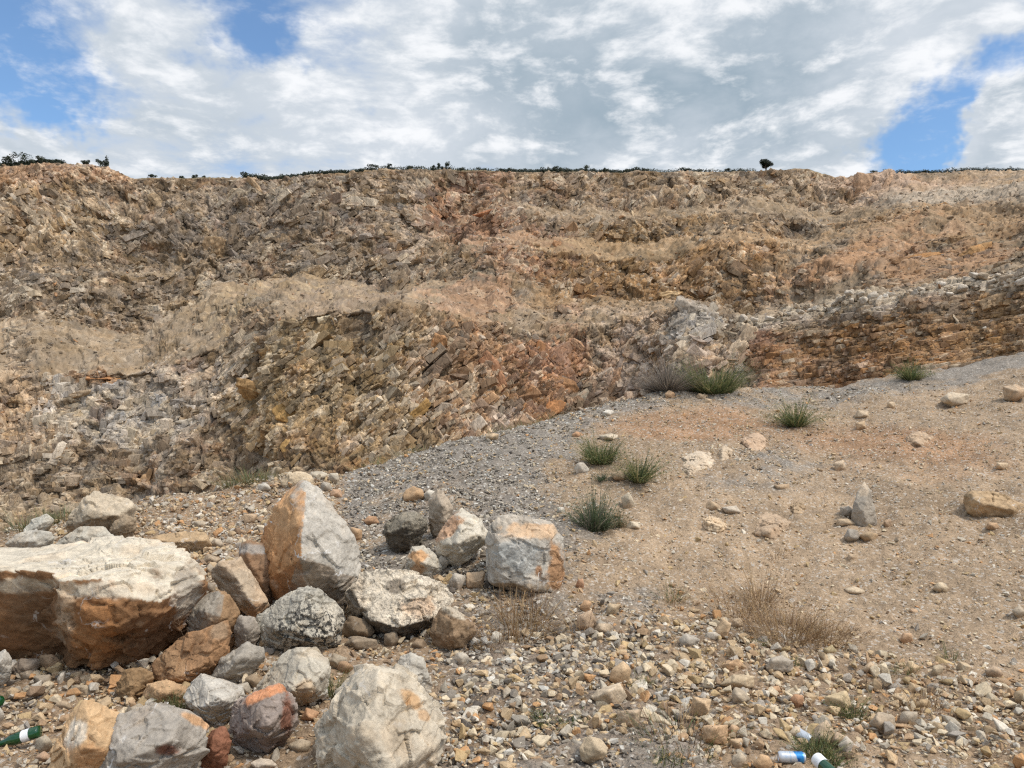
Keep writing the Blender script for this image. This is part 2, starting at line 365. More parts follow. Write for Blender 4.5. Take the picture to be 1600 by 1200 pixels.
def build_ground():
    th = np.concatenate([np.linspace(-math.pi, -.84, 90, endpoint=False), np.linspace(-.84, .84, 1150), np.linspace(.84, math.pi, 90, endpoint=False)[1:]])
    rr = np.concatenate([[.0], np.geomspace(.5, 2.6, 30), np.geomspace(2.6, 18, 560)[1:], np.geomspace(18, 900, 60)[1:]])
    TH, R = np.meshgrid(th, rr); x = (R*np.sin(TH)).ravel(); y = (R*np.cos(TH)).ravel()
    z = ground_h(x, y)
    P = np.stack([x, y, x*0], 1); near = (np.hypot(x, y) < 19)
    zn = z[near]; Pn = P[near]
    d1, d2, rid, fac = worley(Pn*12, 31); d1b, d2b, rb, fb = worley(Pn*26, 41)
    zn = zn+fbm(Pn*9, 4, 21)*.020+sstep(.5, .1, d1)*(rid > .5)*.013*rid+sstep(.5, .1, d1b)*(rb > .45)*.006
    z[near] = zn
    px, py = proj(x, y, z); rub, g, red = zone(px, py)
    w = fbm(P*1.6, 4, 77)
    g = sstep(.1, .9, g+w*.75+fbm(P*6, 3, 78)*.35)*sstep(0, .15, g)
    col = np.outer(np.ones(len(x)), lin((168, 144, 116)))
    col = col*(1-g[:, None])+g[:, None]*lin((140, 130, 117))
    rr_ = sstep(.2, .8, red+w*.3)*(1-g*.8); col = col*(1-rr_[:, None]*.7)+rr_[:, None]*.7*lin((164, 124, 90))
    lo = rub*.5; col = col*(1-lo[:, None])+lo[:, None]*lin((130, 108, 86))
    col *= (1+.16*w+.14*fbm(P*5, 3, 79))[:, None]*.84
    n, mcol = len(rr), len(th)
    idx = np.arange(n*mcol).reshape(n, mcol); nx = np.roll(idx, -1, 1)
    Fc = np.stack([idx[:-1], nx[:-1], nx[1:], idx[1:]], -1).reshape(-1, 4)[:, ::-1]
    o = mesh_np('ground', np.stack([x, y, z], 1), Fc, M_GROUND, col)
    tag(o, 'tan and grey stony soil of the mound in front of the quarry', kind='structure')
build_ground()

def gray(px, py):
    """where the ray through a photo pixel first meets the ground"""
    Y = np.geomspace(1.8, 22, 1500); x = (px-CX)/F*Y; z = CAMZ+(CY-py)/F*Y
    h = ground_h(x, Y); k = np.where(z <= h)[0]
    k = k[0] if len(k) else len(Y)-1
    return x[k], Y[k], h[k]
def gz(x, y): return float(ground_h(np.array([x]), np.array([y]))[0])

def template(lvl, seed):
    V, Fc = ico(lvl); rng = random.Random(seed); n = rng.choice([5, 6, 7, 8]); pl = []
    sc = np.array([rng.uniform(.8, 1.35), rng.uniform(.7, 1.0), rng.uniform(.5, .85)])
    for _ in range(n):
        v = Vector((rng.gauss(0, 1), rng.gauss(0, 1), rng.gauss(0, 1))).normalized(); pl.append((v, rng.uniform(.45, .85)))
    for v in ((1, 0, 0), (-1, 0, 0), (0, 1, 0), (0, -1, 0), (0, 0, 1), (0, 0, -1)): pl.append((Vector(v), 1.0))
    Nn = np.array([q[0][:] for q in pl]); Dd = np.array([q[1] for q in pl]); t = np.maximum(V@Nn.T/Dd, 0); m = t.max(1)
    r = 1/(m*((t/m[:, None])**70).sum(1)**(1/70)); Q = V*r[:, None]*sc
    if lvl > 2: Q = Q+V*(fbm(Q*2.4+seed, 3, seed)*.05)[:, None]+V*(worley(Q*3+seed, seed, 1.2)[3]*.07)[:, None]
    return Q, Fc
# ------------------------------------------------------------------ the quarry face
S = 1.5
CC = {  # photo column: (row, distance) of base, top of low face, toe, top, toe, top, toe, rim
 -500: [(860, 64), (600, 68), (500, 80), (420, 84), (410, 86), (330, 90), (322, 92), (250, 98)],
 0:    [(880, 72), (592, 76), (490, 90), (420, 94), (412, 96), (340, 99), (335, 101), (259, 106)],
 90:   [(880, 73), (578, 77), (505, 91), (425, 94), (417, 96), (343, 100), (338, 102), (257, 107)],
 170:  [(880, 73), (572, 78), (512, 92), (428, 95), (420, 98), (348, 101), (343, 103), (263, 108)],
 210:  [(870, 73), (566, 78), (510, 93), (430, 96), (420, 98), (350, 101), (345, 103), (279, 108)],
 350:  [(860, 71), (522, 75), (446, 98), (402, 100), (396, 101), (342, 104), (338, 105), (277, 110)],
 440:  [(850, 68), (488, 71), (440, 99), (400, 101), (395, 102), (342, 104), (338, 105), (280, 110)],
 520:  [(840, 66), (468, 70), (438, 98), (400, 100), (394, 102), (345, 104), (341, 105), (273, 110)],
 600:  [(830, 66), (478, 69), (436, 96), (398, 100), (390, 102), (342, 105), (338, 106), (264, 110)],
 700:  [(800, 67), (490, 70), (428, 92), (392, 97), (380, 101), (340, 104), (335, 106), (265, 111)],
 800:  [(780, 71), (505, 75), (430, 90), (385, 94), (368, 100), (335, 103), (325, 107), (267, 112)],
 900:  [(760, 75), (525, 79), (462, 90), (392, 94), (374, 101), (338, 104), (326, 109), (268, 114)],
 1000: [(740, 76), (500, 80), (470, 89), (392, 94), (374, 101), (338, 104), (326, 109), (268, 114)],
 1100: [(720, 72), (476, 76), (466, 88), (386, 93), (370, 100), (335, 104), (321, 110), (268, 115)],
 1165: [(720, 69), (502, 73), (490, 85), (388, 92), (370, 100), (338, 103), (322, 110), (267, 115)],
 1230: [(720, 67), (484, 71), (475, 81), (386, 91), (368, 99), (340, 102), (322, 110), (264, 115)],
 1265: [(720, 66), (478, 70), (469, 79), (384, 91), (366, 98), (342, 102), (326, 110), (263, 115)],
 1305: [(720, 65), (470, 68), (462, 76), (380, 90), (364, 97), (342, 101), (328, 109), (278, 116)],
 1400: [(710, 62), (463, 65), (455, 72), (370, 86), (355, 92), (334, 98), (322, 106), (271, 117)],
 1500: [(700, 59), (452, 62), (442, 69), (352, 83), (342, 88), (320, 96), (308, 104), (269, 118)],
 1600: [(690, 57), (430, 60), (420, 66), (328, 80), (320, 86), (302, 94), (290, 104), (268, 118)],
 2100: [(660, 50), (360, 52), (350, 58), (290, 66), (283, 72), (262, 80), (255, 90), (235, 104)]}
def ell(px, py, cx, cy, rx, ry, ang=0):
    a = math.radians(ang); dx = px-cx; dy = py-cy; u = dx*math.cos(a)+dy*math.sin(a); v = -dx*math.sin(a)+dy*math.cos(a)
    return np.exp(-(u/rx)**2-(v/ry)**2)
CL = {}
def block(seed, boxy):
    """an angular joint block, longest along x and thinnest along z"""
    rng = random.Random(seed); bm = bmesh.new(); sc = (rng.uniform(1.1, 1.9), rng.uniform(.8, 1.0), rng.uniform(.35, .7))
    if boxy:
        for i in (-1, 1):
            for j in (-1, 1):
                for k in (-1, 1): bm.verts.new((i*sc[0]*rng.uniform(.7, 1), j*sc[1]*rng.uniform(.6, 1), k*sc[2]*rng.uniform(.65, 1)))
    for _ in range(4 if boxy else 11):
        v = Vector((rng.gauss(0, 1), rng.gauss(0, 1), rng.gauss(0, 1))).normalized(); bm.verts.new((v.x*sc[0], v.y*sc[1], v.z*sc[2]))
    bmesh.ops.convex_hull(bm, input=bm.verts); bmesh.ops.delete(bm, geom=[v for v in bm.verts if not v.link_faces], context='VERTS')
    bmesh.ops.triangulate(bm, faces=bm.faces); bm.verts.index_update()
    V = np.array([v.co[:] for v in bm.verts]); Fc = np.array([[v.index for v in f.verts] for f in bm.faces]); bm.free(); return V, Fc
def build_cliff():
    cx = np.arange(-480, 2080, 1.45); nc = len(cx)
    keys = sorted(CC); A = np.array([CC[k] for k in keys], float)           # K x 8 x 2
    A[:, 0, 1] -= 9
    node = np.stack([[np.interp(cx, keys, A[:, j, q]) for q in (0, 1)] for j in range(8)])   # 8 x 2 x nc
    Z0 = np.zeros(nc)
    for j in range(1, 7):
        amp = [0, 7, 5, 6, 5, 5, 4, 0][j]
        P = np.stack([cx/70., Z0+j*3.1, Z0], 1); node[j, 0] += fbm(P, 4, 60+j)*amp
        node[j, 1] += fbm(P*.6, 3, 80+j)*2.0
    P = np.stack([cx/26., Z0, Z0], 1); node[7, 0] += fbm(P, 4, 99)*1.8
    for j in range(1, 8):                                                    # keep rows in order
        node[j, 0] = np.minimum(node[j, 0], node[j-1, 0]-2.5); node[j, 1] = np.maximum(node[j, 1], node[j-1, 1]+.3)
    rows = [210, 80, 72, 40, 50, 40, 62]
    PY, D, SEG = [], [], []
    for j, nr in enumerate(rows):
        for t in np.arange(nr)/nr:
            te = t if j % 2 == 0 else t
            PY.append(node[j, 0]*(1-te)+node[j+1, 0]*te); D.append(node[j, 1]*(1-te)+node[j+1, 1]*te); SEG.append(np.full(nc, j+t))
    PY.append(node[7, 0]); D.append(node[7, 1]); SEG.append(np.full(nc, 7.0))
    PY = np.array(PY); D = np.array(D)*S; SEG = np.array(SEG)
    X = (cx[None, :]-CX)/F*D; Y = D; Z = CAMZ+(CY-PY)/F*D
    ex = [(0.6, .15), (2, .3), (5, .5), (10, 0.8), (22, 1.2), (50, 1.5), (120, 2), (400, 3)]
    for dy, dz in ex:                                                        # plateau behind the rim
        X = np.vstack([X, X[len(PY)-1]*(1+dy/Y[len(PY)-1])]); Y = np.vstack([Y, Y[len(PY)-1]+dy]); Z = np.vstack([Z, Z[len(PY)-1]+dz])
        SEG = np.vstack([SEG, np.full(nc, 7.5)])
    nr = X.shape[0]
    # buttresses and gullies
    P0 = np.stack([X, Y*.4, Z], -1).reshape(-1, 3)
    # smooth the profile a little so that benches round off
    def blur(a, k):
        for _ in range(k): a = np.vstack([a[:1], (a[:-2]+2*a[1:-1]+a[2:])/4, a[-1:]])
        return a
    nb = nr-len(ex)
    Y[:nb] = blur(Y[:nb], 5); Z[:nb] = blur(Z[:nb], 5)
    X = (cx[None, :]-CX)/F*Y
    def normals(X, Y, Z):
        G = np.stack([X, Y, Z], -1); du = np.gradient(G, axis=1); dv = np.gradient(G, axis=0)
        n = np.cross(du, dv); n /= np.linalg.norm(n, axis=-1)[..., None]+1e-9; return n
    n = normals(X, Y, Z)
    px, py = proj(X, Y, Z); fpx, fpy = px.ravel(), py.ravel(); seg = SEG.ravel()
    P = np.stack([X, Y, Z], -1).reshape(-1, 3); N_ = n.reshape(-1, 3)
    steep = sstep(.93, .72, N_[:, 2])                                        # 1 on faces, 0 on benches
    rimfade = np.where(seg > 7.0, 0.15, 1.0)*(1-.75*sstep(6.75, 7.0, seg))
    basefade = 1.0
    big = fbm(P*np.array([.075, .05, .05]), 3, 3)
    rid = 1-np.abs(fbm(P*np.array([.16, .1, .07])+5, 4, 13)); 
    disp = big*2.6+(rid-.75)*1.2
    # orientation fields
    def rot(P, ang, sx, sy, sz):
        a = math.radians(ang); u = P[:, 0]*math.cos(a)+P[:, 2]*math.sin(a); w = -P[:, 0]*math.sin(a)+P[:, 2]*math.cos(a)
        return np.stack([u/sx, P[:, 1]/sy, w/sz], 1)
    wob = np.stack([fbm(P*.12, 3, 201), fbm(P*.12, 3, 202), fbm(P*.12, 3, 203)], 1)
    Pw = P+wob*1.6
    W = {}
    tot = 0
    m_bed = sstep(1150, 1210, fpx)*sstep(4, -14, (fpy-(np.interp(fpx, [1150, 1250, 1400, 1600, 2000], [590, 600, 595, 575, 520])+25))) \
        * sstep(0, 1, np.where(seg < 1.05, 1., 0.)) + sstep(1250, 1420, fpx)*np.where((seg > 2)&(seg < 3.0), 1., 0.)*.9
    m_bed = np.clip(m_bed, 0, 1)
    m_dia = np.clip(ell(fpx, fpy, 600, 640, 240, 120)*1.8*np.where(seg < 1.1, 1, .2)+ell(fpx, fpy, 1000, 580, 160, 90)*.8, 0, 1)
    crack = np.zeros(len(P)); idc = np.zeros(len(P)); facs = np.zeros(len(P))
    specs = [((-12, 5.0, 4, 5.5), .95, 301, None), ((35, 2.0, 2.0, 2.2), .50, 311, None), ((-28, 1.0, 1.2, 1.1), .20, 321, None), ((15, .45, .6, .45), .08, 331, None)]
    for (ang, sx, sy, sz), amp, sd, _ in specs:
        d1, d2, ri, fa = worley(rot(Pw, ang, sx, sy, sz), sd, 1.25)
        facs += amp*fa*(1-m_bed*.75)*(1-m_dia*.45); idc += (ri-.5)*(1.0 if sx > 1 else .7)*(1-m_bed*.6)
        crack += -amp*.55*sstep(.06, .0, d2-d1)*(1-m_bed*.8)
    # dipping slabs in the middle bluff: long cells along a 40-65 degree direction
    sel = m_dia > .03
    for (ang, sx, sy, sz), amp, sd in [((38, 4.5, 2.5, 1.6), .55, 401), ((33, 1.6, 1.4, .6), .22, 411), ((62, 2.2, 2, .8), .26, 421)]:
        d1, d2, ri, fa = worley(rot(Pw[sel], ang, sx, sy, sz), sd, 1.2)
        facs[sel] += amp*fa*m_dia[sel]; idc[sel] += (ri-.5)*m_dia[sel]*.8
        crack[sel] += -amp*.5*sstep(.06, .0, d2-d1)*m_dia[sel]
    # bedded limestone to the right: parallel layers rising to the right, broken by joints
    sel = m_bed > .02
    Pb = P[sel]; a = math.radians(11.0)
    u = Pb[:, 0]*math.cos(a)+Pb[:, 2]*math.sin(a)+Pb[:, 1]*.25; v = -Pb[:, 0]*math.sin(a)+Pb[:, 2]*math.cos(a)+fbm(Pb*.05, 2, 501)*.8
    lay = 0
    v = v+fbm(np.stack([v*.5, v*0, v*0], 1), 3, 505)*.8
    for th, wd, amp, sd in [(1.3, 3.0, .62, 511), (.5, 1.3, .34, 521)]:
        vv = v/th+fbm(np.stack([u*.15, v*0, v*.1], 1), 2, sd)*.16; li = np.floor(vv)
        uu = u/wd+_h(li.astype(np.int64), li.astype(np.int64)*0, li.astype(np.int64)*0, sd)*7+fbm(np.stack([v*.9, u*.2, u*0], 1), 2, sd+1)*.35
        ui = np.floor(uu); r = _h(li.astype(np.int64), ui.astype(np.int64), ui.astype(np.int64)*0, sd+2)
        r1 = _h(li.astype(np.int64), li.astype(np.int64)*0, li.astype(np.int64)*0+3, sd+4)
        gv = np.minimum(vv-li, 1-(vv-li)); gu = np.minimum(uu-ui, 1-(uu-ui))*wd/th
        lay = lay+amp*(r*.5+r1*.6-.5)-amp*.7*sstep(.13, .02, gv)*(r1 > .25)-amp*.45*sstep(.10, .02, gu)*(r > .4)
        idc[sel] += (r*.6+r1*.6-.6)*m_bed[sel]*.8
    facs[sel] += lay*m_bed[sel]*steep[sel]
    rough = .34+.66*steep
    # benches carry scree: rounder, finer relief
    scr = (1-steep)
    d1, d2, ri, fa = worley(P/np.array([.9, .9, .9]), 601); d1b, d2b, rib, fab = worley(P/.42, 611)
    scree = sstep(.55, .1, d1)*(ri > .55)*.35+sstep(.5, .1, d1b)*(rib > .4)*.18
    disp = disp*rimfade+((facs+crack)*rough)*np.where(seg > 7, .1, 1-.6*sstep(6.8, 7, seg))+scree*scr*np.where(seg > 7, .4, 1.)
    disp += fbm(P*.9, 3, 701)*.10*np.where(seg > 7, .5, 1)
    disp += fbm(P*.28, 4, 711)*.45*scr*rimfade
    # push mostly horizontally outwards on the faces, upwards on the benches
    Dn = N_*(-np.sign(N_[:, 1].mean()))
    Q = P+Dn*disp[:, None]
    # -------------------------------------------------- colour of the rock itself
    T = lambda r, g, b: lin((r, g, b))
    w1 = fbm(P*.10, 4, 801); w2 = fbm(P*.35, 4, 811); w3 = fbm(P*1.3, 3, 821)
    col = np.tile(T(150, 126, 100), (len(P), 1))
    def lay_on(m, c, s=1.0):
        nonlocal col
        m = sstep(.22, .62, m+(w1*.34+w2*.22+idc*.30)*np.minimum(1, m*4))*s
        col = col*(1-m[:, None])+m[:, None]*T(*c)
    lay_on(ell(fpx, fpy, 250, 400, 420, 100), (150, 129, 106), .8)
    lay_on(ell(fpx, fpy, 60, 340, 140, 80), (165, 137, 103), .8)
    lay_on(ell(fpx, fpy, 70, 275, 150, 22), (172, 131, 97), .7)
    lay_on(ell(fpx, fpy, 430, 350, 190, 70), (141, 122, 103), .8)
    lay_on(ell(fpx, fpy, 620, 330, 50, 60), (172, 146, 118), .8)
    lay_on(ell(fpx, fpy, 745, 330, 75, 75), (160, 116, 86), .8)
    lay_on(ell(fpx, fpy, 860, 400, 150, 45, 10), (168, 124, 90), .85)
    lay_on(ell(fpx, fpy, 900, 310, 160, 35), (158, 132, 106), .8)
    lay_on(ell(fpx, fpy, 1020, 400, 150, 60), (155, 122, 80), .9)
    lay_on(ell(fpx, fpy, 1010, 450, 180, 36), (148, 112, 70), .9)
    lay_on(ell(fpx, fpy, 1150, 400, 120, 40), (170, 132, 90), .8)
    lay_on(ell(fpx, fpy, 1180, 300, 120, 30), (168, 142, 114), .8)
    lay_on(ell(fpx, fpy, 1400, 300, 110, 24), (188, 154, 126), .9)
    lay_on(ell(fpx, fpy, 1540, 285, 90, 18), (180, 150, 120), .9)
    lay_on(ell(fpx, fpy, 1470, 350, 160, 30, -8), (165, 128, 88), .9)
    lay_on(ell(fpx, fpy, 1340, 410, 130, 26, -22), (170, 124, 84), .95)
    lay_on(ell(fpx, fpy, 1480, 395, 150, 30, -12), (168, 121, 80), .9)
    lay_on(ell(fpx, fpy, 350, 465, 160, 24, -12), (156, 133, 105), .9)
    lay_on(ell(fpx, fpy, 120, 520, 190, 40), (147, 125, 101), .9)
    lay_on(ell(fpx, fpy, 550, 460, 160, 24), (151, 126, 104), .9)
    lay_on(ell(fpx, fpy, 740, 460, 70, 40), (162, 116, 84), .85)
    lay_on(ell(fpx, fpy, 500, 600, 160, 130), (160, 132, 92), .9)
    lay_on(ell(fpx, fpy, 600, 680, 140, 70), (158, 129, 90), .85)
    lay_on(ell(fpx, fpy, 760, 590, 90, 110), (164, 126, 90), .8)
    lay_on(ell(fpx, fpy, 870, 560, 70, 60), (172, 126, 92), .9)
    lay_on(ell(fpx, fpy, 850, 620, 60, 40), (164, 120, 82), .8)
    lay_on(ell(fpx, fpy, 780, 655, 26, 30), (166, 145, 126), .8)
    lay_on(ell(fpx, fpy, 1020, 560, 110, 70), (182, 154, 128), 1)
    lay_on(ell(fpx, fpy, 1090, 520, 45, 35), (174, 160, 145), 1)
    lay_on(ell(fpx, fpy, 1150, 570, 30, 30), (190, 166, 142), .9)
    lay_on(ell(fpx, fpy, 1195, 560, 30, 60), (158, 112, 82), .75)
    lay_on(ell(fpx, fpy, 1400, 540, 220, 50, -10), (160, 119, 75), 1)
    lay_on(ell(fpx, fpy, 1280, 580, 90, 30), (162, 122, 84), .8)
    lay_on(ell(fpx, fpy, 1560, 500, 90, 50), (166, 128, 84), .9)
    lay_on(ell(fpx, fpy, 1230, 500, 110, 18, -15), (174, 152, 130), .95)
    lay_on(ell(fpx, fpy, 1450, 462, 180, 12, -12), (178, 154, 130), .95)
    lay_on(ell(fpx, fpy, 40, 650, 70, 60), (176, 147, 116), 1)
    lay_on(ell(fpx, fpy, 200, 640, 120, 65), (180, 164, 146), 1)
    lay_on(ell(fpx, fpy, 290, 580, 90, 40), (172, 152, 132), .9)
    lay_on(ell(fpx, fpy, 210, 740, 80, 60), (168, 150, 130), .8)
    lay_on(ell(fpx, fpy, 100, 740, 150, 40), (148, 126, 100), .8)
    lay_on(ell(fpx, fpy, 150, 580, 40, 14), (176, 132, 90), .9)
    lay_on(ell(fpx, fpy, 60, 800, 130, 30), (156, 134, 106), .8)
    lay_on(ell(fpx, fpy, 330, 740, 90, 40), (150, 126, 98), .8)
    # directional fabric of the broken beds
    def fab(ang, a, b, sd): return fbm(rot(Pw, ang, a, 1.5, b), 3, sd)
    fb = fab(36, 3.2, .30, 901)*m_dia*1.2+fab(-48, 2.2, .35, 902)*np.clip(ell(fpx, fpy, 200, 330, 220, 90)+ell(fpx, fpy, 880, 560, 120, 90), 0, 1)+fab(80, 2.4, .4, 903)*np.clip(ell(fpx, fpy, 200, 650, 200, 110)+ell(fpx, fpy, 650, 310, 120, 60), 0, 1)+fab(50, 2.4, .4, 904)*np.clip(ell(fpx, fpy, 1040, 560, 130, 80)+ell(fpx, fpy, 980, 400, 220, 60), 0, 1)
    col = col*(1+.30*fb*(.2+.8*steep))[:, None]
    tint = np.clip(idc*.85, -.8, .8)
    wt = np.stack([1.0+tint*.42, 1.0+tint*.42, 1.0+tint*.44], 1)
    hue = fbm(P*.55+9, 3, 831)
    wt[:, 0] += hue*.10; wt[:, 2] -= hue*.22
    pal = np.clip(sstep(.45, .95, idc+w2*.4), 0, 1)*.6*(.3+.7*steep)          # freshly broken pale faces
    col = col*wt; col = col*(1-pal[:, None])+pal[:, None]*T(200, 182, 156)
    rust = sstep(.35, .8, w2-w3*.3+fbm(P*.2+30, 2, 841)*.6)*.22*steep
    col = col*(1-rust[:, None])+rust[:, None]*T(168, 108, 62)
    sc = (scr*.35)[:, None]; col = col*(1-sc)+sc*T(154, 134, 108)
    col *= (1+w3*.12)[:, None]
    top = (seg > 7.02)[:, None]; col = np.where(top, T(120, 112, 84), col)
    # beds: alternating tones
    led = np.interp(fpx, [1140, 1160, 1230, 1305, 1400, 1500, 1600, 2100], [500, 503, 486, 472, 464, 453, 431, 362])
    bl = (sstep(16, 4, np.abs(fpy-led-3+w2*4))*(fpx > 1150)*.8)[:, None]; col = col*(1-bl)+bl*T(190, 172, 148)
    bl = (sstep(.25, .6, ell(fpx, fpy, 1510, 311, 150, 15, -3)+w2*.2)*.75)[:, None]; col = col*(1-bl)+bl*T(176, 160, 142)
    bl = (sstep(.3, .6, ell(fpx, fpy, 1400, 288, 130, 16)+w2*.2)*.6)[:, None]; col = col*(1-bl)+bl*T(188, 156, 132)
    gcol = col.mean(1, keepdims=True); col = gcol+(col-gcol)*.80
    col = np.clip(col*.93*np.array([1.0, .975, .89]), .01, .8)
    idx = np.arange(nr*nc).reshape(nr, nc)
    Fc = np.stack([idx[:-1, :-1], idx[:-1, 1:], idx[1:, 1:], idx[1:, :-1]], -1).reshape(-1, 4)
    # broken blocks and slabs standing out of the face, laid along the local joints
    tri = np.concatenate([Fc[:, [0, 1, 2]], Fc[:, [0, 2, 3]]])
    n_b = 85000; cand = RNG.integers(0, 7*nc*20, n_b*3)
    cand = RNG.integers(0, (nb-2)*nc, n_b*2); st = np.maximum(steep[cand], m_bed[cand]*.9); patch = sstep(-.35, .30, fbm(P[cand]*np.array([.13, .1, .16])+40, 3, 951)); dens = .30+.70*st*np.maximum(patch*.85+.15, m_bed[cand])
    keep = (RNG.random(len(cand)) < dens) & (seg[cand] < 6.97); cand = cand[keep]; st = st[keep]; n_ = len(cand)
    bx, by = fpx[cand], fpy[cand]; md = m_dia[cand]; mb = m_bed[cand]
    flow = fbm(P[cand]*.055+11, 2, 961)*60; ang = RNG.normal(8, 8, n_)+flow; r_ = RNG.random(n_)
    ul = ell(bx, by, 200, 330, 220, 90)+ell(bx, by, 880, 560, 120, 90); cr = ell(bx, by, 1040, 560, 130, 80)+ell(bx, by, 980, 400, 220, 60); ve = ell(bx, by, 200, 650, 200, 110)
    ang = np.where(r_ < ul, RNG.normal(-42, 8, n_)+flow*.4, ang); ang = np.where(r_ < cr, RNG.normal(48, 8, n_)+flow*.4, ang)
    ang = np.where(r_ < ve, np.where(RNG.random(n_) < .5, 84, 4)+RNG.normal(0, 5, n_)+flow*.15, ang); ang = np.where(r_ < md*1.1, np.where(RNG.random(n_) < .85, 36, 72)+RNG.normal(0, 6, n_)+flow*.25, ang)
    ang = np.where(r_ < mb*1.2, RNG.normal(12, 3, n_), ang); a = np.radians(ang)
    s_ = np.clip(RNG.lognormal(math.log(.36), .55, n_), .14, 1.5)*(.32+.68*st)*np.where(by < 450, 1.1, 1.0)*(.62+.38*patch[keep])*np.where(mb > .5, .85, 1)
    B_ = np.zeros((n_, 3, 3)); B_[:, 0, 0] = np.cos(a); B_[:, 2, 0] = np.sin(a); B_[:, 0, 2] = -np.sin(a); B_[:, 2, 2] = np.cos(a); B_[:, 1, 1] = 1
    w_ = RNG.normal(0, 1, (n_, 3)); w_ /= np.linalg.norm(w_, axis=1)[:, None]; t_ = RNG.normal(0, .17, n_)*np.where(mb > .5, .3, 1); K = np.zeros((n_, 3, 3))
    K[:, 0, 1] = -w_[:, 2]; K[:, 0, 2] = w_[:, 1]; K[:, 1, 0] = w_[:, 2]; K[:, 1, 2] = -w_[:, 0]; K[:, 2, 0] = -w_[:, 1]; K[:, 2, 1] = w_[:, 0]
    Rm = (np.eye(3)+np.sin(t_)[:, None, None]*K+(1-np.cos(t_))[:, None, None]*(K@K))@B_
    cc = col[cand]; g_ = cc.mean(1, keepdims=True); cc = (g_+(cc-g_)*RNG.uniform(.75, 1.1, (n_, 1)))*RNG.uniform(.80, 1.22, (n_, 1))
    pb = (RNG.random(n_) < .10)[:, None]; cc = np.where(pb, cc*.55+.45*T(198, 182, 156), cc); cc = np.clip(cc, .01, .8)
    pos = Q[cand]-Dn[cand]*(s_*np.where(mb > .5, .45, np.where(st > .4, RNG.uniform(.55, .86, n_), .3)))[:, None]; pick = RNG.integers(0, 14, n_)
    VV, FF, C2, AA, SM_ = [Q], [tri], [col], [steep], [np.ones(len(tri), bool)]; off = len(Q)
    for k in range(14):
        Tv, Tf = block(60+k, k % 3); i = np.where(pick == k)[0]
        V = np.einsum('nij,vj->nvi', Rm[i], Tv)*s_[i][:, None, None]+pos[i][:, None, :]; nv = len(Tv)
        VV.append(V.reshape(-1, 3)); FF.append((Tf[None]+(np.arange(len(i))*nv)[:, None, None]+off).reshape(-1, 3)); off += nv*len(i)
        C2.append(np.repeat(cc[i], nv, 0)); AA.append(np.full(nv*len(i), .55)); SM_.append(np.zeros(len(Tf)*len(i), bool))
    # the largest unbroken faces, picked out one by one: column, row, half width and half height in metres, dip, colour
    for j, (u, v, wm, hm, dip, c_) in enumerate([(500, 486, 1.5, 1.1, 30, (206, 190, 162)), (528, 480, 1.1, .5, 20, (182, 160, 134)), (1085, 500, 3.4, 2.0, -20, (172, 160, 146)), (1120, 492, 2.0, 1.3, 10, (166, 156, 144)), (1142, 575, 3.6, 1.2, 52, (198, 176, 150)),
        (1165, 545, 3.0, 1.0, 60, (194, 172, 146)), (1075, 555, 2.6, 1.4, 62, (184, 164, 140)), (1000, 590, 2.4, 1.2, 45, (190, 168, 144)), (960, 600, 2.2, 1.0, 60, (180, 146, 118)), (770, 590, 3.6, 1.6, 118, (172, 128, 98)), (758, 632, 1.8, 1.0, 150, (206, 172, 142)),
        (782, 660, 1.7, 2.2, 80, (160, 144, 126)), (880, 600, 2.6, 1.6, 130, (164, 124, 90)), (860, 640, 2.6, 1.6, 40, (164, 118, 80)), (905, 540, 2.4, 1.0, -40, (184, 148, 118)), (290, 650, 1.8, 1.3, 10, (192, 180, 164)), (215, 690, 1.6, 2.0, 88, (190, 178, 162)), (190, 640, 2.2, 1.1, 0, (184, 168, 148)),
        (60, 660, 3.0, .9, 28, (184, 156, 124)), (110, 610, 2.6, .8, 10, (182, 160, 134)), (240, 745, 2.2, 1.6, 50, (182, 168, 150)), (150, 582, 2.6, .7, -6, (178, 130, 90)), (330, 580, 1.8, 1.2, -30, (178, 156, 132)), (400, 610, 1.6, 2.6, 84, (166, 134, 94)), (440, 640, 2.0, 2.2, 80, (176, 140, 90)), (455, 700, 1.8, 1.2, 60, (172, 138, 90)),
        (560, 560, 2.2, .9, 30, (168, 138, 94)), (640, 650, 3.4, .8, 38, (168, 134, 86)), (690, 540, 1.8, 1.6, 70, (176, 134, 96)), (1050, 458, 2.4, .8, 12, (192, 164, 126)), (1040, 470, 1.8, .6, 8, (196, 172, 138)), (620, 320, 2.2, 3.4, 85, (172, 148, 120)), (330, 390, 2.6, 2.0, 75, (166, 140, 110)), (250, 250+60, 3, 1.6, -50, (164, 142, 114)),
        (400, 300, 3.2, 1.0, -48, (178, 152, 122)), (1215, 310, 1.9, 1.5, 20, (160, 140, 118)), (1235, 318, 1.7, 1.4, 60, (152, 134, 112)), (1250, 300, 2.0, 1.6, -20, (164, 142, 116)), (1228, 296, 1.5, 1.3, 0, (150, 134, 114)), (990, 328, 1.4, 1.0, 70, (196, 174, 144)), (1350, 300, 4.0, 2.4, 80, (190, 158, 130)), (1390, 296, 3.6, 2.2, 70, (186, 156, 130)),
        (1430, 292, 2.6, 1.8, 85, (180, 146, 116)), (1310, 345, 1.8, 1.2, 10, (176, 138, 100)), (1480, 330, 1.6, 1.1, 15, (172, 138, 102)), (1520, 378, 3.4, 1.6, 14, (178, 140, 98)), (1450, 400, 3.0, 1.0, 14, (170, 128, 86)), (1560, 470, 2.2, 1.2, 12, (168, 142, 112)), (870, 385, 2.0, 1.2, 60, (182, 142, 108)), (760, 340, 1.4, 3.0, 80, (160, 110, 78))]):
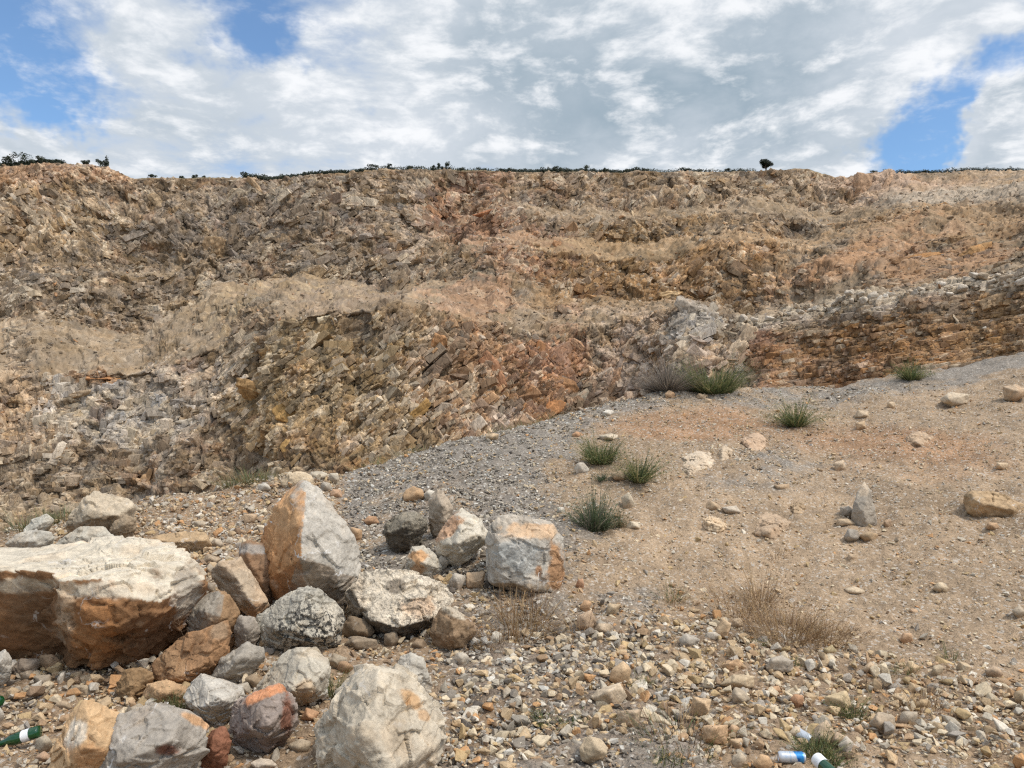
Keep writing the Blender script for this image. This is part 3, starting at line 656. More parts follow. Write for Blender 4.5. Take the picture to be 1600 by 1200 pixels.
        ci = int(np.argmin(np.abs(cx-u))); ri = int(np.argmin(np.abs(py[:nb, ci]-v))); q = Q.reshape(nr, nc, 3)[ri, ci]; rg = random.Random(j)
        Tv, Tf = template(5, 3000+j); Tv = Tv/np.abs(Tv).max(0)*np.array([wm, 1.5, hm]); Tv = Tv+fbm(Tv*1.2+j, 3, j)[:, None]*.10; a_ = math.radians(dip); RR = np.array([[math.cos(a_), 0, -math.sin(a_)], [0, 1, 0], [math.sin(a_), 0, math.cos(a_)]])
        V = Tv@RR.T+q+np.array([0, .75, -.1]); tc = lin(c_)*.92*np.array([1, .975, .92]); VV.append(V); FF.append(Tf+off); off += len(V); C2.append(tc*(1+.18*fbm(V*.9, 3, j)+.12*fbm(V*4, 2, j))[:, None]); AA.append(np.full(len(V), .5)); SM_.append(np.ones(len(Tf), bool))
    o = mesh_np('quarry_cliff', np.vstack(VV), np.vstack(FF), M_CLIFF, np.vstack(C2), smooth=np.concatenate(SM_), alpha=np.concatenate(AA))
    tag(o, 'terraced quarry face of brown, ochre and pale limestone behind the mound', kind='structure')
    CL.update(Q=Q.reshape(nr, nc, 3), px=px, cx=cx, nb=nb, SEG=SEG, N=N_.reshape(nr, nc, 3))
build_cliff()

# ------------------------------------------------------------------ rocks
def hull_planes(pts, cen):
    bm = bmesh.new()
    for p in pts: bm.verts.new(p)
    r = bmesh.ops.convex_hull(bm, input=bm.verts)
    pl = []
    for f in bm.faces:
        f.normal_update(); n = f.normal.copy()
        if f.calc_area() < 1e-9: continue
        c = f.calc_center_median(); d = n.dot(c-cen)
        if d < 0: n, d = -n, -d
        d = max(d, .004)
        if not any(n.dot(q[0]) > .995 for q in pl): pl.append((n, d))
    bm.free(); return pl
def rock_shape(hulls, cen, lvl, rough, seed, p=34, chips=7, L=None):
    V, Fc = ico(lvl); rng = random.Random(seed); r = None; nid = None
    for pts in hulls:
        pl = hull_planes(pts, cen)
        for _ in range(chips):
            n = Vector((rng.gauss(0, 1), rng.gauss(0, 1), rng.gauss(0, 1))).normalized()
            pl.append((n, max(q.dot(n)-cen.dot(n) for q in pts)*rng.uniform(.74, .95)))
        Nn = np.array([q[0][:] for q in pl]); Dd = np.array([q[1] for q in pl])
        t = np.maximum(V@Nn.T/Dd, 0); m = t.max(1); rr = 1/(m*((t/m[:, None])**p).sum(1)**(1/p)); k = t.argmax(1)
        if r is None: r, nn = rr, Nn[k]
        else:
            b = rr > r; r = np.where(b, rr, r); nn = np.where(b[:, None], Nn[k], nn)
    Q = V*r[:, None]; L = L or float(np.median(r))
    o = seed*3.7
    d = fbm(Q/L*1.4+o, 4, seed)*.022*L+worley(Q/L*np.array([1.9, 1.9, 2.5])+o, seed+7, 1.3)[3]*.060*L
    if lvl >= 5:
        Qw = Q+np.stack([fbm(Q*6+o, 2, seed+1)]*3, 1)*.03
        d1, d2, ri, fa = worley(Qw*9+o, seed+20, 1.3); d += fa*.016*min(1, L/.25); d += -sstep(.06, 0, d2-d1)*.004
        d += fbm(Q*22, 3, seed+5)*.004
    if lvl >= 6: d += worley(Q*26+o, seed+30, 1.3)[3]*.0035
    Q = Q+V*(d*rough)[:, None]
    return Q, Fc, nn
def P3(px, py, Y): return Vector(((px-CX)/F*Y, Y, CAMZ+(CY-py)/F*Y))
def boulder(name, Y, outline, front, label, base, rules=(), T=.75, mat=None, rough=1.0, cat='boulder', group=None, lvl=6, p=70, extra=None, chips=4, seed=None, ab=False):
    if not ab:
        ox_ = sum(q[0] for q in outline)/len(outline); oy_ = sum(q[1] for q in outline)/len(outline)
        outline = [(ox_+(q[0]-ox_)*1.05, oy_+(q[1]-oy_)*1.05)+tuple(q[2:]) for q in outline] if cat != 'boulder' else [(ox_+(q[0]-ox_)*1.10, oy_+(q[1]-oy_)*1.08)+tuple(q[2:]) for q in outline]
    seed = seed if seed is not None else int(outline[0][0]*7+outline[0][1])&1023
    pts = []
    ox = sum(q[0] for q in outline)/len(outline); oy = sum(q[1] for q in outline)/len(outline)
    w = max(q[0] for q in outline)-min(q[0] for q in outline)
    if not ab:                                            # not deeper than where its foot meets the ground
        fy = gray(ox, max(q[1] for q in outline))[1]; Y = min(Y, fy*(1+.24*w/F))
    for q in outline:
        dy = q[2] if len(q) > 2 else 0.0
        pts.append(P3(q[0], q[1], (dy if ab else Y+dy)))
    if not ab:
        for q in outline:
            pts.append(P3(ox+(q[0]-ox)*.72, oy+(q[1]-oy)*.72, Y+T*w/F*Y))
    for q in front: pts.append(P3(q[0], q[1], q[2] if ab else Y+q[2]))
    gaps = [(p.z-gz(p.x, p.y)) for p in pts]; lowest = min(gaps)
    if lowest > -.03:                                     # let the rock reach down to the ground it rests on
        mx = sum((p.x for p in pts))/len(pts); my = sum((p.y for p in pts))/len(pts); low = sorted(pts, key=lambda p: p.z)[:max(4, len(pts)//3)]
        for lp in low:
            qx, qy = mx+(lp.x-mx)*.75, my+(lp.y-my)*.75; pts.append(Vector((qx, qy, gz(qx, qy)-.04)))
    if DEBUG: print('ROCK', round(lowest, 3), round(Y, 2), [round(v, 2) for v in gray(ox, max(q[1] for q in outline))], label)
    hulls = [pts]
    cen = sum(pts, Vector())/len(pts)
    if extra: hulls.append([P3(*q) for q in extra])
    Q, Fc, nn = rock_shape(hulls, cen, lvl, rough, seed, p, chips)
    Wd = Q+np.array(cen)
    px, py = proj(Wd[:, 0], Wd[:, 1], Wd[:, 2])
    col = np.tile(lin(base), (len(Q), 1)); w1 = fbm(Q*7, 4, seed+50); w2 = fbm(Q*2.4, 3, seed+60); w3 = fbm(Q*28, 3, seed+61)
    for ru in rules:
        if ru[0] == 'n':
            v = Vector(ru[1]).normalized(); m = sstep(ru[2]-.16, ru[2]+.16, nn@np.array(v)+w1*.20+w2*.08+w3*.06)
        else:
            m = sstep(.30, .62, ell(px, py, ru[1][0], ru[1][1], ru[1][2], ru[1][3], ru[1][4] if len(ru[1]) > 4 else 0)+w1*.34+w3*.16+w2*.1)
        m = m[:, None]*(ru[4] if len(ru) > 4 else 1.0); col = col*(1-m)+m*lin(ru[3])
    col = col*(1+.14*w1+.08*w2+.10*w3)[:, None]
    wn = sstep(.25, .7, fbm(Q*4+3, 3, seed+70))[:, None]*.30; col = col*(1-wn)+wn*col*np.array([1.05, .84, .62])
    gm = col.mean(1, keepdims=True); col = gm+(col-gm)*.80
    col = np.clip(col*.90*np.array([1.02, .985, .91]), .01, .85)
    loc = np.array([cen.x, cen.y, float(Wd[:, 2].min())])
    o = mesh_np(name, Wd, Fc, mat or M_ROCK, col, loc=loc)
    tag(o, label, cat, group); return o

PALE = (205, 192, 172); GREY = (176, 168, 158); TAN = (190, 164, 130); ORG = (190, 137, 82); BRN = (142, 100, 58); RUST = (150, 86, 54); DK = (120, 108, 94)
B = boulder
DEBUG = False
def build_boulders():
    up = (0, 0, 1)
    B('boulder', 0, [(95, 908, 4.12), (180, 904, 4.10), (262, 920, 4.22), (320, 890, 4.50), (30, 849, 5.2), (100, 842, 5.2), (190, 841, 5.15), (286, 854, 5.0), (312, 872, 4.8),
                     (112, 1060, 4.45), (150, 1066, 4.42), (205, 1054, 4.5), (300, 978, 4.75), (322, 940, 4.7)],
      [(165, 975, 4.08), (110, 985, 4.14), (225, 980, 4.22), (100, 1010, 5.3), (285, 950, 5.2)],
      'huge flat-topped boulder with pale top and rusty brown sides', BRN,
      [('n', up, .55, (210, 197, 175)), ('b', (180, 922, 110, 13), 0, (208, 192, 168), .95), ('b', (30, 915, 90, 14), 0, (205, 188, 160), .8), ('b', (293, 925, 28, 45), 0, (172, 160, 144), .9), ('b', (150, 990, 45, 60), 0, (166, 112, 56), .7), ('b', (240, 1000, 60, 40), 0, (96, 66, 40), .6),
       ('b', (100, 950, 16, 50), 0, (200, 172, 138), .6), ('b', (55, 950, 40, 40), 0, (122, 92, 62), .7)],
      ab=True, lvl=7, rough=1.15, chips=5, p=70,
      extra=[(-260, 890, 4.5), (20, 893, 4.30), (70, 900, 4.28), (120, 904, 4.24), (-260, 850, 5.3), (60, 846, 5.3), (-260, 1010, 4.8), (30, 1024, 4.6), (95, 1040, 4.55), (260, 1010, 4.7), (290, 856, 5.0), (280, 915, 4.4), (-60, 975, 4.40), (310, 940, 4.75)])
    B('boulder', 5.25, [(462, 757), (482, 757), (503, 778), (540, 825), (560, 862), (558, 885), (545, 905), (520, 935), (480, 932), (450, 925), (430, 915), (413, 888), (406, 865), (413, 832), (428, 792), (444, 766)],
      [(477, 768, -.10), (474, 817, -.28), (466, 867, -.40), (415, 884, -.12), (527, 888, -.22), (543, 876, -.16), (500, 925, -.1)],
      'tall pyramid-shaped boulder, half orange and half smooth pale grey', (188, 180, 168),
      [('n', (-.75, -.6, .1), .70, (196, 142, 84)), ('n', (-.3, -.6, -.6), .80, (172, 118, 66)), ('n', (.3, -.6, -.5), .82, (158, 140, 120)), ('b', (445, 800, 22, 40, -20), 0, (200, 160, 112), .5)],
      T=.6, p=60, rough=.7, chips=4, lvl=7, mat=M_VEIN)
    B('boulder', 4.75, [(405, 975), (408, 1008), (430, 1022), (470, 1018), (528, 1006), (532, 962), (522, 945), (500, 925), (480, 914), (463, 925), (430, 945), (412, 960)],
      [(480, 925, -.1), (487, 985, -.24), (430, 985, -.16), (520, 990, -.12)], 'grey boulder speckled with black lichen below the pyramid-shaped boulder', (184, 176, 160),
      [('b', (520, 970, 24, 40), 0, (196, 184, 164), .7)], mat=M_LICHEN, lvl=7, rough=1.0)
    B('boulder', 5.2, [(541, 912), (570, 896), (600, 892), (650, 900), (690, 912), (709, 932), (705, 945), (680, 965), (655, 988), (640, 997), (600, 995), (580, 990), (560, 965), (548, 935)],
      [(552, 930, -.12), (575, 965, -.22), (620, 982, -.28), (655, 972, -.24), (690, 945, -.12)], 'wedge-shaped boulder with flat tilted cream top, a dark dirt patch and a shade-painted underside', (222, 206, 182),
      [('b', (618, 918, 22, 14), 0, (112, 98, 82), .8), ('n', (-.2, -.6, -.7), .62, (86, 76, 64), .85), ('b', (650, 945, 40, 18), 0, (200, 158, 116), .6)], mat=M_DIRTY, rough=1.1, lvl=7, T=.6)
    B('boulder', 5.75, [(764, 855), (768, 822), (790, 807), (830, 811), (860, 818), (874, 838), (878, 895), (866, 924), (835, 928), (790, 919), (765, 905)],
      [(782, 852, -.20), (850, 850, -.20), (782, 912, -.20), (850, 922, -.18)], 'squarish block-shaped boulder with grey front and orange edges beside the gravel slope', (184, 176, 164),
      [('b', (835, 828, 50, 13), 0, (212, 176, 134), .8), ('b', (872, 890, 16, 40), 0, (186, 132, 74), .85), ('b', (810, 870, 34, 26), 0, (162, 164, 162), .8), ('b', (788, 918, 60, 7), 0, (158, 130, 92), .6), ('b', (842, 892, 5, 8), 0, (168, 116, 64), .8)], T=.8, rough=.8, lvl=7, p=40, mat=M_VEIN)
    B('boulder', 6.0, [(682, 845), (690, 828), (722, 797), (742, 806), (761, 830), (758, 848), (735, 870), (713, 886), (690, 874)],
      [(725, 803, -.08), (715, 850, -.22), (745, 835, -.16), (695, 850, -.14)], 'pale boulder with rusty left edge leaning on the gravel slope', (200, 190, 172),
      [('b', (700, 822, 14, 28, 40), 0, (190, 138, 92), .75)], mat=M_VEIN)
    B('boulder', 6.5, [(600, 832), (612, 815), (628, 802), (650, 800), (667, 812), (664, 830), (650, 846), (630, 850), (610, 842)], [(635, 822, -.14), (612, 832, -.08)],
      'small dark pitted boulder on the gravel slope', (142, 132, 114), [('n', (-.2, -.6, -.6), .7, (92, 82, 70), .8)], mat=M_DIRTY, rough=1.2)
    B('boulder', 6.7, [(671, 785), (679, 765), (692, 768), (709, 796), (701, 822), (686, 828), (672, 815)], [(690, 790, -.12)], 'upright grey-brown boulder above the leaning pale boulder', (172, 154, 132), [])
    B('boulder', 3.35, [(500, 1205), (504, 1140), (520, 1082), (548, 1056), (590, 1046), (632, 1058), (670, 1085), (690, 1118), (696, 1150), (682, 1185), (655, 1205), (610, 1260), (530, 1260)],
      [(545, 1075, -.08), (600, 1075, -.16), (560, 1150, -.26), (640, 1150, -.24), (600, 1220, -.26)], 'large rounded cream boulder at the bottom centre, nearest of all', (200, 186, 164),
      [('b', (640, 1092, 22, 12, 40), 0, (200, 152, 92), .8), ('b', (662, 1118, 12, 9, 30), 0, (196, 150, 96), .7), ('b', (620, 1150, 30, 40), 0, (196, 170, 136), .5)], lvl=7, rough=1.15, p=50)
    B('boulder', 4.15, [(616, 1045), (628, 1028), (642, 1021), (664, 1030), (676, 1060), (668, 1086), (630, 1080)], [(645, 1050, -.1)], 'pale grey boulder half hidden behind the large rounded cream boulder', (190, 182, 168), [])
    B('boulder', 4.2, [(543, 1058), (560, 1038), (580, 1045), (598, 1056), (590, 1075), (555, 1080)], [(565, 1055, -.06)], 'small cream boulder peeping over the large rounded cream boulder', (196, 180, 156), [], lvl=5)
    B('boulder', 4.25, [(404, 1080), (430, 1040), (455, 1018), (492, 1017), (514, 1040), (508, 1082), (480, 1102), (458, 1112), (420, 1095)], [(460, 1040, -.12), (440, 1080, -.18), (485, 1075, -.2)],
      'pale grey boulder wedged under the lichen-speckled boulder', (188, 178, 160), [('b', (478, 1085, 18, 22), 0, (200, 168, 128), .7)], mat=M_VEIN, lvl=7)
    B('boulder', 3.75, [(361, 1112), (378, 1093), (410, 1080), (440, 1069), (455, 1085), (459, 1128), (440, 1162), (418, 1178), (392, 1170), (364, 1150)], [(400, 1095, -.12), (420, 1135, -.22), (375, 1140, -.12), (445, 1100, -.12)],
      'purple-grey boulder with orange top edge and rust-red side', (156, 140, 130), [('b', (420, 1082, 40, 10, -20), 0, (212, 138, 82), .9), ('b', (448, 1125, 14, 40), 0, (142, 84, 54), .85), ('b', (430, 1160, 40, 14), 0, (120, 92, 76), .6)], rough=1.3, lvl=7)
    B('boulder', 4.0, [(289, 1092), (300, 1070), (316, 1054), (346, 1064), (376, 1078), (383, 1095), (362, 1120), (341, 1138), (310, 1122)], [(320, 1070, -.08), (345, 1095, -.18), (315, 1105, -.14)],
      'light grey boulder left of the purple-grey one', (190, 182, 170), [], lvl=7, mat=M_VEIN)
    B('boulder', 3.45, [(148, 1215), (158, 1152), (180, 1126), (212, 1112), (240, 1103), (282, 1109), (326, 1132), (312, 1168), (290, 1215), (265, 1250), (160, 1250)], [(190, 1140, -.1), (250, 1118, -.06), (230, 1175, -.22), (290, 1145, -.14), (180, 1195, -.2)],
      'grey boulder streaked with white veins and a rust patch, at the bottom left', (168, 158, 146), [('b', (262, 1172, 26, 12), 0, (140, 84, 60), .85), ('b', (305, 1125, 28, 9, 25), 0, (212, 160, 106), .9), ('b', (180, 1190, 30, 30), 0, (160, 148, 134), .6)], mat=M_VEIN, lvl=7)
    B('boulder', 3.6, [(72, 1215), (95, 1165), (108, 1125), (128, 1099), (150, 1101), (182, 1117), (190, 1160), (182, 1250), (70, 1250)], [(140, 1120, -.08), (125, 1170, -.16), (165, 1170, -.14), (110, 1200, -.12)],
      'orange and white boulder at the bottom left edge of the pile', (208, 168, 118), [('b', (122, 1145, 16, 26, 25), 0, (226, 212, 192), .85), ('b', (140, 1180, 30, 22), 0, (202, 144, 84), .6)], lvl=7)
    B('boulder', 3.65, [(318, 1160), (330, 1142), (350, 1138), (361, 1158), (352, 1195), (330, 1210), (315, 1195)], [(338, 1165, -.08)], 'small rust-red boulder between two grey ones at the bottom', (150, 96, 66), [])
    B('boulder', 4.3, [(238, 1074), (250, 1030), (280, 1000), (320, 984), (353, 971), (357, 990), (352, 1026), (322, 1060), (285, 1078)], [(300, 1005, -.08), (300, 1045, -.16), (340, 995, -.05)],
      'brown slab-like boulder leaning beside the huge flat-topped one', (162, 120, 78), [('b', (345, 985, 14, 14), 0, (178, 150, 118), .6), ('b', (260, 1040, 26, 30), 0, (172, 134, 92), .6)], lvl=7, p=50)
    B('boulder', 4.6, [(293, 962), (305, 938), (330, 928), (351, 925), (371, 958), (366, 986), (330, 1000), (300, 985)], [(320, 955, -.1), (345, 965, -.12)], 'boulder with grey left face and brown right face behind the brown slab', (160, 124, 84), [('n', (-.6, -.6, .5), .62, (158, 148, 134))])
    B('boulder', 5.0, [(334, 895), (345, 880), (372, 874), (388, 895), (408, 925), (426, 955), (402, 968), (378, 952), (342, 920)], [(360, 905, -.12), (395, 945, -.1)], 'long tan boulder lying slanted left of the pyramid-shaped one', (198, 176, 148), [('b', (400, 955, 24, 14), 0, (190, 148, 104), .8)])
    B('boulder', 5.3, [(373, 862), (384, 850), (411, 849), (424, 870), (434, 905), (428, 932), (402, 934), (384, 918)], [(400, 872, -.14), (410, 910, -.12)], 'grey-topped brown boulder tucked against the pyramid-shaped one', (158, 122, 88), [('b', (395, 858, 26, 10), 0, (176, 168, 160), .9)])
    B('boulder', 4.55, [(366, 985), (374, 962), (398, 966), (404, 990), (392, 1012), (370, 1008)], [(385, 985, -.08)], 'small plain grey boulder between slab and speckled boulder', (160, 148, 134), [])
    B('boulder', 4.25, [(331, 1056), (350, 1028), (385, 1004), (408, 1014), (413, 1032), (382, 1062), (352, 1072)], [(370, 1030, -.1), (355, 1050, -.08)], 'grey slanting boulder above the light grey one', (170, 160, 146), [])
    B('boulder', 6.6, [(236, 843), (262, 834), (300, 831), (322, 832), (331, 848), (330, 864), (306, 872), (280, 862)], [(285, 845, -.12)], 'flat tan stone block on the rubble behind the huge boulder', (190, 158, 116), [])
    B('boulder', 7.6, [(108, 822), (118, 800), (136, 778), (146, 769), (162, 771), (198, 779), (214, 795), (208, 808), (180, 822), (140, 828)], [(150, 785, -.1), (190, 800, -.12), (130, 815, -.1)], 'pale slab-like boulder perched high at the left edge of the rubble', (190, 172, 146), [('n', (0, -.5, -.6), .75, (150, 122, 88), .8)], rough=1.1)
    B('boulder', 7.4, [(172, 832), (180, 815), (200, 802), (213, 806), (214, 822), (200, 838), (182, 842)], [(195, 820, -.1)], 'small brown-grey boulder propping the perched slab', (158, 136, 108), [])
    B('boulder', 6.8, [(88, 858), (100, 838), (130, 824), (160, 824), (178, 842), (170, 868)], [(130, 840, -.12)], 'low pale boulder just behind the huge flat-topped one', (192, 184, 168), [])
    B('boulder', 6.9, [(12, 850), (25, 836), (55, 828), (80, 832), (82, 850), (50, 864)], [(45, 842, -.1)], 'low white-grey boulder near the left edge behind the huge one', (186, 178, 164), [])
    B('boulder', 7.8, [(38, 826), (52, 812), (72, 804), (84, 812), (72, 826), (50, 834)], [(60, 818, -.06)], 'small pale slab in the grass at the far left', (194, 188, 174), [])
    B('boulder', 4.15, [(-22, 1045), (-10, 1020), (8, 1015), (18, 1030), (16, 1052), (-6, 1062)], [(0, 1035, -.08)], 'pale grey stone block cut by the left edge under the huge boulder', (186, 178, 166), [])
    B('boulder', 4.3, [(14, 1050), (28, 1030), (58, 1029), (62, 1038), (48, 1058), (20, 1062)], [(38, 1044, -.06)], 'flat grey stone under the left end of the huge boulder', (146, 130, 114), [], lvl=5)
    B('boulder', 4.2, [(183, 1078), (194, 1050), (215, 1044), (236, 1052), (238, 1080), (215, 1098), (190, 1094)], [(210, 1070, -.08)], 'yellow-brown stone block below the huge boulder', (158, 124, 82), [], rough=1.4)
    B('boulder', 4.15, [(224, 1090), (232, 1070), (262, 1064), (290, 1074), (292, 1095), (262, 1106), (232, 1102)], [(255, 1082, -.08)], 'light orange stone block at the foot of the brown slab', (198, 158, 112), [])
    B('boulder', 4.95, [(675, 985), (688, 952), (704, 947), (734, 964), (743, 986), (726, 1012), (702, 1020), (682, 1008)], [(705, 962, -.08), (710, 995, -.12)], 'brown-fronted boulder under the wedge-shaped one', (150, 122, 90), [('b', (712, 958, 24, 7, 20), 0, (190, 176, 154), .9)])
    B('boulder', 5.9, [(636, 880), (645, 857), (662, 852), (680, 870), (691, 893), (672, 906), (645, 900)], [(662, 878, -.12)], 'white boulder with orange cap behind the wedge-shaped one', (196, 186, 168), [('b', (655, 868, 16, 10), 0, (206, 152, 92), .9), ('b', (652, 890, 12, 8), 0, (200, 150, 96), .8)])
    B('boulder', 9.2, [(1331, 806), (1336, 785), (1343, 763), (1350, 751), (1358, 764), (1364, 790), (1369, 816), (1350, 820)], [(1348, 790, -.10), (1352, 815, -.1)], 'upright pointed grey stone on the bare slope', (172, 160, 144), [('b', (1350, 765, 9, 14), 0, (200, 178, 150), .7)], lvl=5, rough=.8)
    B('boulder', 8.7, [(1507, 782), (1516, 768), (1545, 769), (1570, 777), (1597, 788), (1597, 806), (1570, 816), (1532, 813), (1514, 800)], [(1530, 785, -.12), (1575, 795, -.1)], 'long tan boulder near the right edge of the bare slope', (190, 158, 116), [('b', (1560, 810, 50, 8), 0, (150, 118, 80), .7)])
    B('boulder', 9.6, [(440, 752), (448, 742), (470, 737), (486, 742), (490, 756), (470, 766), (446, 764)], [(465, 750, -.1)], 'cream boulder on the crest just above the pyramid-shaped one', (202, 178, 144), [], lvl=5)

SM = []       # taken spots
def stone(x0, y0, x1, y1, colr, label, group=None, name='stone', flat=.8, mat=None, Y=None, lvl=4, sink=.18, rough=1.0, cat='stone'):
    """a stone filling a box of the photograph, standing on the ground under its lower edge"""
    cxp, w, h = (x0+x1)/2, x1-x0, y1-y0
    oc = 'outcrop' in label or 'buried' in label
    if Y is None:
        gx, Y, g = gray(cxp, y1-h*.12); Y += w/F*Y*.30
    colr = tuple(.72*a+.28*b for a, b in zip(colr, (190, 171, 146)))
    rng = random.Random(int(x0*31+y0*17)); n = rng.choice([4, 5, 6]); ph = rng.uniform(0, 6); out = []
    if oc:                                              # bedrock flush with the slope: its face follows the ground
        n = 9; pts = []
        for k in range(n):
            a = ph+k*2*math.pi/n+rng.uniform(-.25, .25); r = rng.uniform(.7, 1.12); qx, qy = cxp+math.cos(a)*w/2*r, (y0+y1)/2-math.sin(a)*h/2*r
            gY = gray(qx, qy)[1]; pts.append((qx, qy, gY-.01)); pts.append((cxp+(qx-cxp)*.8, qy+14, gY+.10))
        fr = []
        for k in range(3):
            qx, qy = cxp+rng.uniform(-.28, .28)*w, (y0+y1)/2+rng.uniform(-.2, .25)*h; fr.append((qx, qy-h*.05, gray(qx, qy)[1]-rng.uniform(.10, .22)))
        SM.append((cxp, (y0+y1)/2, w/2, h/2))
        return boulder(name, 0, pts, fr, label, colr, [], mat=mat or M_STONE, lvl=6, rough=1.9, cat=cat, group=group, p=60, chips=0, seed=int(x0*3+y0*5)&2047, ab=True)
    for k in range(n):
        a = ph+k*2*math.pi/n+rng.uniform(-.25, .25); r = rng.uniform(.76, 1.16)
        out.append((cxp+math.cos(a)*w/2*r*1.04, (y0+y1)/2-math.sin(a)*h/2*r*1.04+h*sink*.3, rng.uniform(-.12, .12)*w/F*Y))
    fr = [(cxp+rng.uniform(-.25, .25)*w, y0+h*rng.uniform(.3, .6), -.36*w/F*Y), (cxp+rng.uniform(-.3, .3)*w, y0+h*.75, -.25*w/F*Y)]
    SM.append((cxp, (y0+y1)/2, w/2, h/2))
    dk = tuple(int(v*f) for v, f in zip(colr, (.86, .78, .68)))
    return boulder(name, Y, out, fr, label, colr, [('b', (cxp+rng.uniform(-.3, .3)*w, y1, w*.5, h*.3), 0, dk, .5)], T=flat, mat=mat or M_STONE, lvl=lvl, rough=rough*.7, cat=cat, group=group, p=110, chips=3, seed=int(x0*3+y0*5)&2047)

